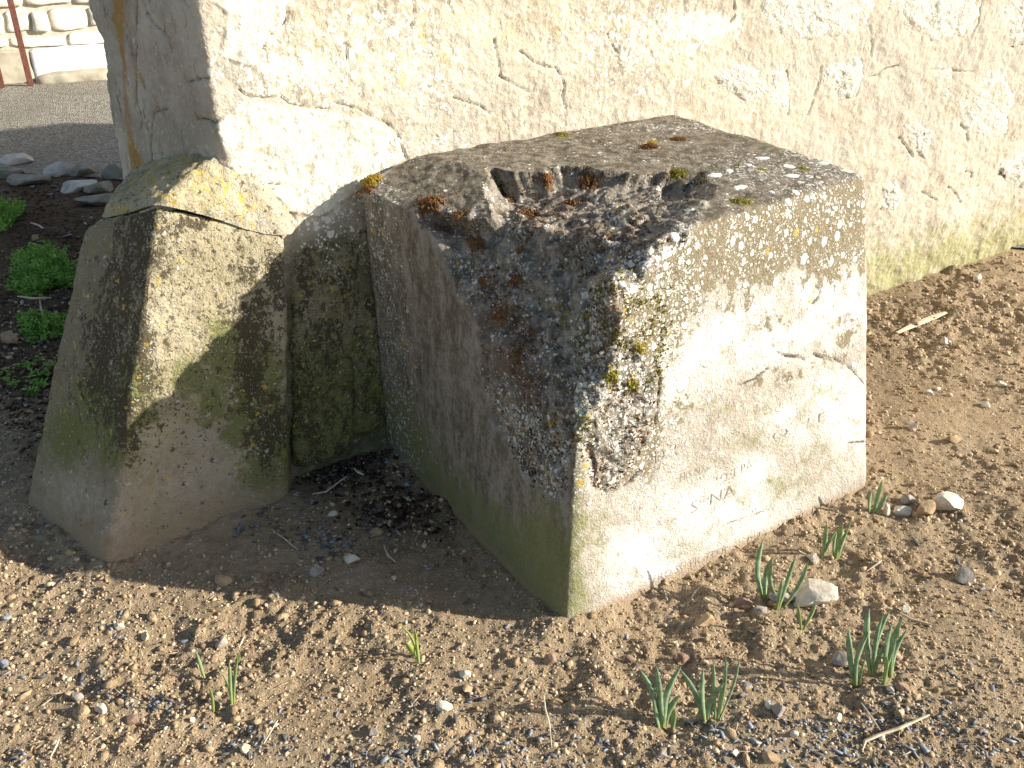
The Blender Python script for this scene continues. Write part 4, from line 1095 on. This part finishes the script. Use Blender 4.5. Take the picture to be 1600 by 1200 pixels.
# ------------------------------------------------------------------ daffodil shoots
def leaf(parent, base, tip, wpx, yel=0.0, bend=0.0, twist=0.0, seed=0):
    """a strap leaf: tapered, folded along its midrib, rising from base to tip (photograph points)"""
    b = GP(*base) - np.array([0, 0, .008])
    rs = np.random.default_rng(seed + int(tip[0]) * 7)
    yoff = rs.uniform(-.02, .02)
    d = ray(*tip); t = (b[1] + yoff) / d[1]; tp = CC + d * t
    if tp[2] < b[2] + .012: tp = GP(*tip, .012)
    axis_ = tp - b; L = np.linalg.norm(axis_)
    side = np.cross(axis_ / L, CF); side /= np.linalg.norm(side); wpx = wpx * 1.05
    nrm = np.cross(side, axis_ / L)
    side = side * math.cos(twist) + nrm * math.sin(twist); nrm = np.cross(side, axis_ / L)
    w = pxs(b, wpx) * .5; n = 12; V = []; T = []
    lat = np.cross(axis_ / L, CF); lat /= np.linalg.norm(lat)
    for i in range(n + 1):
        s = i / n; q = b + axis_ * s + lat * bend * L * math.sin(math.pi * s) + nrm * .04 * L * math.sin(math.pi * s)
        ww = w * (.55 + .75 * s if s < .5 else .925) * (1 - max(0, (s - .62) / .38) ** 2.2 * .93)
        tw = .5 * (s - .3)
        sd = side * math.cos(tw) + nrm * math.sin(tw)
        V += [q - sd * ww + nrm * ww * .35, q - nrm * ww * .12, q + sd * ww + nrm * ww * .35]; T += [s] * 3
    m = len(V); V = np.array(V); V2 = V + nrm * .0009
    F = []
    for i in range(n):
        for k in range(2):
            a = i * 3 + k; F.append([a, a + 1, a + 4, a + 3]); F.append([m + a, m + a + 3, m + a + 4, m + a + 1])
        F.append([i * 3, i * 3 + 3, m + i * 3 + 3, m + i * 3]); F.append([i * 3 + 2, m + i * 3 + 2, m + i * 3 + 5, i * 3 + 5])
    F.append([n * 3, n * 3 + 1, m + n * 3 + 1, m + n * 3]); F.append([n * 3 + 1, n * 3 + 2, m + n * 3 + 2, m + n * 3 + 1])
    mesh('leaf', np.vstack([V, V2]), F, M_LEAF, parent, attrs={'tipv': T + T, 'yelv': np.full(2 * m, yel)})
SPR = [
 ('bright green shoot at the right foot of the inscribed block', [((1364,803),(1378,751),7,.15,0),((1361,803),(1362,768),6,.2,0),((1368,803),(1386,772),6,.1,0)]),
 ('dark green shoot, left of the twin pair in front of the block', [((1287,867),(1292,818),7,.1,0),((1289,867),(1306,830),6,.1,0)]),
 ('green shoot with pale bud, right of the twin pair', [((1306,873),(1316,820),8,.25,0),((1309,873),(1325,828),6,.2,0),((1312,868),(1332,808),2.5,.3,0),((1305,873),(1307,832),6,.2,0)]),
 ('tall pointed leaves casting shade near the block foot, left pair', [((1195,938),(1193,843),9,0,0.04),((1197,938),(1206,872),9,0,.02),((1219,940),(1207,872),7,.1,.1)]),
 ('spreading grey-green leaves in front of the big cream stone', [((1216,953),(1243,870),7,.05,-.03),((1221,950),(1263,876),6,0,-.06),((1213,953),(1222,905),6,.2,0)]),
 ('short yellow-green shoot with two stubby leaves below the cream stone', [((1253,984),(1246,944),5,.45,0),((1254,984),(1275,942),6,.3,-.05),((1254,984),(1258,1002),4,.9,.3)]),
 ('thick leaf clump, leftmost of the two at the bottom', [((1034,1138),(1000,1046),8,0,-.05),((1036,1138),(1025,1040),9,0,0),((1040,1138),(1064,1042),10,0,.04),((1040,1138),(1062,1086),8,.1,.08),((1038,1138),(1046,1062),8,0,0),((1050,1142),(1054,1108),8,.35,0),((1032,1138),(1022,1075),7,0,0)]),
 ('three-leaved clump right beside the thick leaf clump', [((1103,1130),(1063,1047),9,0,-.03),((1104,1130),(1099,1048),8,0,0),((1106,1130),(1131,1068),9,0,.06)]),
 ('slender leaves rising behind the three-leaved clump', [((1119,1126),(1115,1034),6,.1,0),((1121,1126),(1134,1028),6,.1,-.02),((1123,1124),(1156,1030),4,.1,-.05),((1120,1126),(1128,1075),6,.3,0)]),
 ('two-leaved shoot at the left of the large right-hand clump', [((1338,1074),(1326,985),9,0,0),((1340,1074),(1357,990),8,0,.04),((1345,1072),(1352,1030),4,.2,0)]),
 ('tall blue-green leaves in the middle of the right-hand clump', [((1363,1056),(1358,951),10,0,0),((1365,1056),(1380,962),7,0,0),((1366,1050),(1390,955),9,0,.02),((1366,1054),(1388,1005),7,.1,.05)]),
 ('dense upright leaves at the right of the right-hand clump', [((1392,1060),(1410,964),8,0,.05),((1395,1060),(1417,985),8,0,.03),((1388,1060),(1394,975),9,.05,0),((1380,1074),(1387,1030),6,.5,0),((1384,1072),(1395,1020),5,.4,.05),((1390,1058),(1400,1000),9,.1,0)]),
 ('single small yellow-green shoot in the sun left of the block corner', [((656,1038),(650,1000),5,.7,0),((653,1030),(625,976),4,.8,-.08),((654,1028),(648,983),6,.95,.03),((653,1026),(634,1004),10,.8,0)]),
 ('thin yellowish shoot, left one of the two at lower left', [((333,1112),(327,1074),5,.6,0),((321,1062),(306,1018),5,.3,0)]),
 ('green-tipped shoot, right one of the two at lower left', [((362,1101),(345,1050),5,.3,-.02),((362,1101),(358,1034),5,.3,0),((364,1101),(372,1020),5,.4,.03),((366,1040),(374,1020),6,.4,0)]),
]
for i, (lab, lv) in enumerate(SPR):
    b = GP(*lv[0][0]); g = thing('daffodil_shoot', lab, 'plant', tuple(b), 'daffodil shoots coming through the soil')
    for k, (bs, tp, w, yl, bd) in enumerate(lv): leaf(g, bs, tp, w, yl, bd, random.uniform(-.5, .5), i * 20 + k)

# ------------------------------------------------------------------ feathery weeds at left
def weeds(label, cx, cy, rx, ry, n, hmax, seed):
    rs = np.random.default_rng(seed); V = []; F = []
    c = G(cx, cy); 
    for _ in range(n):
        a = rs.random() * 6.28; t = math.sqrt(rs.random()) * (.75 + .25 * math.sin(3 * a + seed))
        q = GP(cx + rx * t * math.cos(a), cy + ry * t * math.sin(a))
        h = hmax * (1.1 - t * t * .8) * rs.uniform(.35, 1)
        lean = rs.normal(size=2) * .45; d = np.array([lean[0], lean[1], 1]); d /= np.linalg.norm(d)
        for s in np.linspace(.15, 1, 7):
            pp = q + d * h * s + np.array([0, 0, -.15 * h * s * s])
            for e in range(2):
                dd = rs.normal(size=3); dd[2] = abs(dd[2]) * .5; dd /= np.linalg.norm(dd); w = np.cross(dd, rs.normal(size=3)); w /= np.linalg.norm(w)
                l = rs.uniform(.012, .028) * (1.1 - .4 * s); k = len(V); V += [pp, pp + dd * l * .5 + w * l * .2, pp + dd * l, pp + dd * l * .5 - w * l * .2]; F.append([k, k + 1, k + 2, k + 3])
        k = len(V); V += [q + np.array([.001, 0, 0]), q + np.array([-.001, 0, 0]), q + d * h * .9 + np.array([-.0005, 0, 0]), q + d * h * .9 + np.array([.0005, 0, 0])]; F.append([k, k + 1, k + 2, k + 3])
    o = mesh('weed_clump', np.array(V) - c, np.array(F), M_GREEN, smooth=False); o.location = c
    return tag(o, label, 'plant')
weeds('bright feathery weed clump, largest green patch left of the buttress', 72, 432, 66, 42, 560, .13, 1)
weeds('sparser low weeds trailing below the largest clump beside the buttress', 75, 512, 62, 26, 130, .06, 2)
weeds('small green weed clump at the left edge near the edging stones', 8, 340, 36, 24, 170, .12, 3)
weeds('thin weeds dotted on dark soil lower left of the buttress', 40, 590, 60, 30, 26, .04, 4)['kind'] = 'stuff'

# ------------------------------------------------------------------ gravel, crumbs, blue chips, litter: uncountable, one mesh each
ICO = bmesh.new(); bmesh.ops.create_icosphere(ICO, subdivisions=1, radius=1)
IV = np.array([v.co[:] for v in ICO.verts]); IF = np.array([[v.index for v in f.verts] for f in ICO.faces]); ICO.free()
NB_BLK = np.array([bF, bR, bB, bL])[:, :2]; NB_BUT = np.array([gF, gR, [-.62, 2.55, 0], gL])[:, :2]
def outside(xy, grow=0.0):
    w = (xy - WC[:2]) @ WN[:2]; al = (xy - WC[:2]) @ WD[:2]
    ok = ~((w < .01) & (al > -.5) & (w > -.6))
    ok &= poly_sd(xy, NB_BLK) < .0 + grow
    ok &= poly_sd(xy, NB_BUT) < .0 + grow
    return ok
def sample_view(n, y0=560, y1=1240, x0=-60, x1=1660, power=1.0):
    px = np.stack([RNG.uniform(x0, x1, n), RNG.uniform(y0 ** power, y1 ** power, n) ** (1 / power)], 1)
    d = np.stack([(px[:, 0] - 800) / FOC, (600 - px[:, 1]) / FOC * CU[1] + CF[1], (600 - px[:, 1]) / FOC * CU[2] + CF[2]], 1)
    xyz = CC + d * (-CAMH / d[:, 2])[:, None]; return xyz, px
def merge_scatter(name, xyz, scl, mat, aspect, label, cat, seed, base='ico', sink=.3, tilt=.6, smooth=False):
    n = len(xyz); rs = np.random.default_rng(seed)
    if base == 'ico': BVt, BF_ = IV, IF
    else: BVt, BF_ = base
    B = np.repeat(BVt[None], n, 0) * (1 + .75 * (rs.random((n, len(BVt), 1)) - .5))
    B = B * (np.array(aspect) * (1 + .4 * (rs.random((n, 3)) - .5)))[:, None, :] * scl[:, None, None]
    ax = rs.normal(0, tilt, n); az = rs.random(n) * 6.283; ca, sa, cb, sb = np.cos(ax), np.sin(ax), np.cos(az), np.sin(az)
    y = B[..., 1] * ca[:, None] - B[..., 2] * sa[:, None]; z = B[..., 1] * sa[:, None] + B[..., 2] * ca[:, None]; x = B[..., 0]
    X = x * cb[:, None] - y * sb[:, None]; Y = x * sb[:, None] + y * cb[:, None]
    gzv = ground_h(xyz[:, 0], xyz[:, 1])
    V = np.stack([X + xyz[:, 0:1], Y + xyz[:, 1:2], z + (gzv + scl * np.array(aspect)[2] * (1 - 2 * sink))[:, None]], 2).reshape(-1, 3)
    F = (BF_[None] + (np.arange(n) * len(BVt))[:, None, None]).reshape(-1, BF_.shape[1])
    o = mesh(name, V, F, mat, smooth=smooth, attrs={'rnd': np.repeat(rs.random(n), len(BVt))})
    return tag(o, label, cat, kind='stuff')
ICO0 = bmesh.new(); bmesh.ops.create_icosphere(ICO0, subdivisions=1, radius=1); ICO0.free()
# a real 20-sided crumb
_t = (1 + 5 ** .5) / 2
I20 = np.array([(-1,_t,0),(1,_t,0),(-1,-_t,0),(1,-_t,0),(0,-1,_t),(0,1,_t),(0,-1,-_t),(0,1,-_t),(_t,0,-1),(_t,0,1),(-_t,0,-1),(-_t,0,1)]) / 1.9
F20 = np.array([(0,11,5),(0,5,1),(0,1,7),(0,7,10),(0,10,11),(1,5,9),(5,11,4),(11,10,2),(10,7,6),(7,1,8),(3,9,4),(3,4,2),(3,2,6),(3,6,8),(3,8,9),(4,9,5),(2,4,11),(6,2,10),(8,6,7),(9,8,1)])
xyz, px = sample_view(88000, 395, 1260)
m = outside(xyz[:, :2]); xyz, px = xyz[m], px[m]
dens = fbm(xyz, 3.1, 3, .5, 21) * .5 + .5
dens = dens - .45 * blobs(px, [(300, 850, 120, 40), (620, 900, 160, 40), (1500, 640, 90, 90), (1050, 960, 60, 20)])
m = (RNG.random(len(xyz)) < np.clip(dens + .15, .1, 1)); xyz = xyz[m]; px = px[m]
dist = np.linalg.norm(xyz - CC, axis=1)
scl = np.clip(RNG.lognormal(math.log(.0018), .60, len(xyz)), .0010, .008) * np.clip(dist / 2.4, .75, 1.8)
merge_scatter('soil_crumbs', xyz, scl, M_CRUMB, (1, .85, .6), 'loose brown crumbs of dry soil all over the bed', 'soil', 1, (I20, F20), sink=.3)
print('crumbs', len(xyz))
xyz, px = sample_view(1500, 395, 1260); m = outside(xyz[:, :2]); xyz, px = xyz[m], px[m]
dens = fbm(xyz, 3.1, 3, .5, 21) - .6 * blobs(px, [(300, 850, 120, 40), (620, 900, 160, 40), (1500, 640, 90, 90)])
xyz = xyz[dens + .5 * RNG.random(len(xyz)) > .12]
M_CLOD = simple('soil_clods', [(.24, .165, .095), (.45, .335, .205)], 60, .96, .1, bump=.008)
ICV = IV * (1 + .75 * fbm(IV, 1.9, 3, .7, 77))[:, None]
merge_scatter('soil_clods', xyz, np.clip(RNG.lognormal(math.log(.0075), .5, len(xyz)), .0035, .020), M_CLOD, (1, .8, .55), 'lumps of dry brown soil broken up over the bed', 'soil', 6, (ICV, IF), sink=.5)
xyz, px = sample_view(15000, 395, 1260); m = outside(xyz[:, :2]) ; xyz, px = xyz[m], px[m]
sh = (px[:, 1] < 900) & (px[:, 0] < 880); keep = ~sh | (RNG.random(len(xyz)) < .25); xyz = xyz[keep]
dist = np.linalg.norm(xyz - CC, axis=1)
scl = np.clip(RNG.lognormal(math.log(.0014), .55, len(xyz)), .0007, .006) * np.clip(dist / 2.4, .75, 1.7)
merge_scatter('grit', xyz, scl, M_GRIT, (1, .8, .6), 'small cream and brown grit scattered over the soil', 'gravel', 2, (I20, F20), sink=.15)
SB = np.array([(-1,-.7,-1),(.8,-1,-1),(1,.6,-1),(-.7,1,-1),(-.9,-.7,1),(.7,-.8,1),(1,.5,1),(-.6,.9,1)], float) * .95
SF = np.array([(3,2,1,0),(4,5,6,7),(0,1,5,4),(1,2,6,5),(2,3,7,6),(3,0,4,7)])
# blue-grey chips gather in drifts
CL = [(480,770,90,40,90),(560,720,60,30,60),(520,850,50,25,110),(400,830,50,30,40),(640,760,60,40,40),(700,870,80,40,30),(600,830,60,30,40),(690,1100,60,30,60),(700,1180,160,25,160),(560,1190,60,16,40),
      (250,1100,60,14,50),(390,1160,50,25,70),(170,1080,40,20,30),(60,1050,60,50,20),(340,1010,40,20,12),(185,980,30,16,16),(1370,1130,120,50,190),(1250,1150,110,40,110),(1120,1140,80,30,60),(1480,1080,90,60,50),(1170,1090,40,30,30),
      (1500,900,70,40,16),(30,1190,60,20,20),(900,1150,120,40,60),(1330,1180,200,25,130),(1520,1160,80,40,50),(100,420,90,80,70),(60,290,80,30,60),(800,1000,400,120,60),(90,850,60,30,20),(980,1180,150,25,60)]
pp = np.vstack([np.stack([RNG.normal(x, rx * .6, int(n * 1.15)), RNG.normal(y, ry * .6, int(n * 1.15))], 1) for x, y, rx, ry, n in CL])
pp = pp[(pp[:, 1] > 235) & (pp[:, 1] < 1270)]
d = np.stack([(pp[:, 0] - 800) / FOC, (600 - pp[:, 1]) / FOC * CU[1] + CF[1], (600 - pp[:, 1]) / FOC * CU[2] + CF[2]], 1)
xyz = CC + d * (-CAMH / d[:, 2])[:, None]; xyz = xyz[outside(xyz[:, :2])]
dist = np.linalg.norm(xyz - CC, axis=1)
scl = np.clip(RNG.lognormal(math.log(.0058), .45, len(xyz)), .0024, .013) * np.clip(dist / 2.6, .8, 1.5)
merge_scatter('blue_chips', xyz, scl, M_SLATE, (1, .42, .16), 'small blue-grey slate chips lying in drifts', 'gravel', 3, (SB, SF), sink=-.3, tilt=.35)
# short straw bits and fibres
xyz, px = sample_view(520, 400, 1240); m = outside(xyz[:, :2]); xyz = xyz[m]
scl = RNG.uniform(.004, .016, len(xyz))
merge_scatter('straw_litter', xyz, scl, M_STRAW, (1, .07, .06), 'short dry straw bits strewn on the soil', 'straw', 4, (I20, F20), sink=-2.5, tilt=.2)
# leaf mould in the shaded corner and behind the buttress
pp = np.vstack([np.stack([RNG.normal(x, rx * .5, n), RNG.normal(y, ry * .5, n)], 1) for x, y, rx, ry, n in [(540,730,90,40,500),(620,790,90,40,300),(100,400,120,120,1500),(60,620,90,90,500),(60,300,100,40,500)]])
d = np.stack([(pp[:, 0] - 800) / FOC, (600 - pp[:, 1]) / FOC * CU[1] + CF[1], (600 - pp[:, 1]) / FOC * CU[2] + CF[2]], 1)
m = pp[:, 1] > 262; d = d[m]
xyz = CC + d * (-CAMH / d[:, 2])[:, None]; xyz = xyz[outside(xyz[:, :2])]
scl = RNG.uniform(.004, .012, len(xyz))
M_MOULD = simple('leaf_mould', [(.045, .028, .018), (.12, .07, .04), (.17, .11, .06), (.03, .02, .014)], 30, .9, .15, rnd=True)
merge_scatter('leaf_mould', xyz, scl, M_MOULD, (1, .5, .15), 'dark rotted leaf litter in the shaded corners', 'leaf litter', 5, (I20, F20), sink=-.5, tilt=.5)
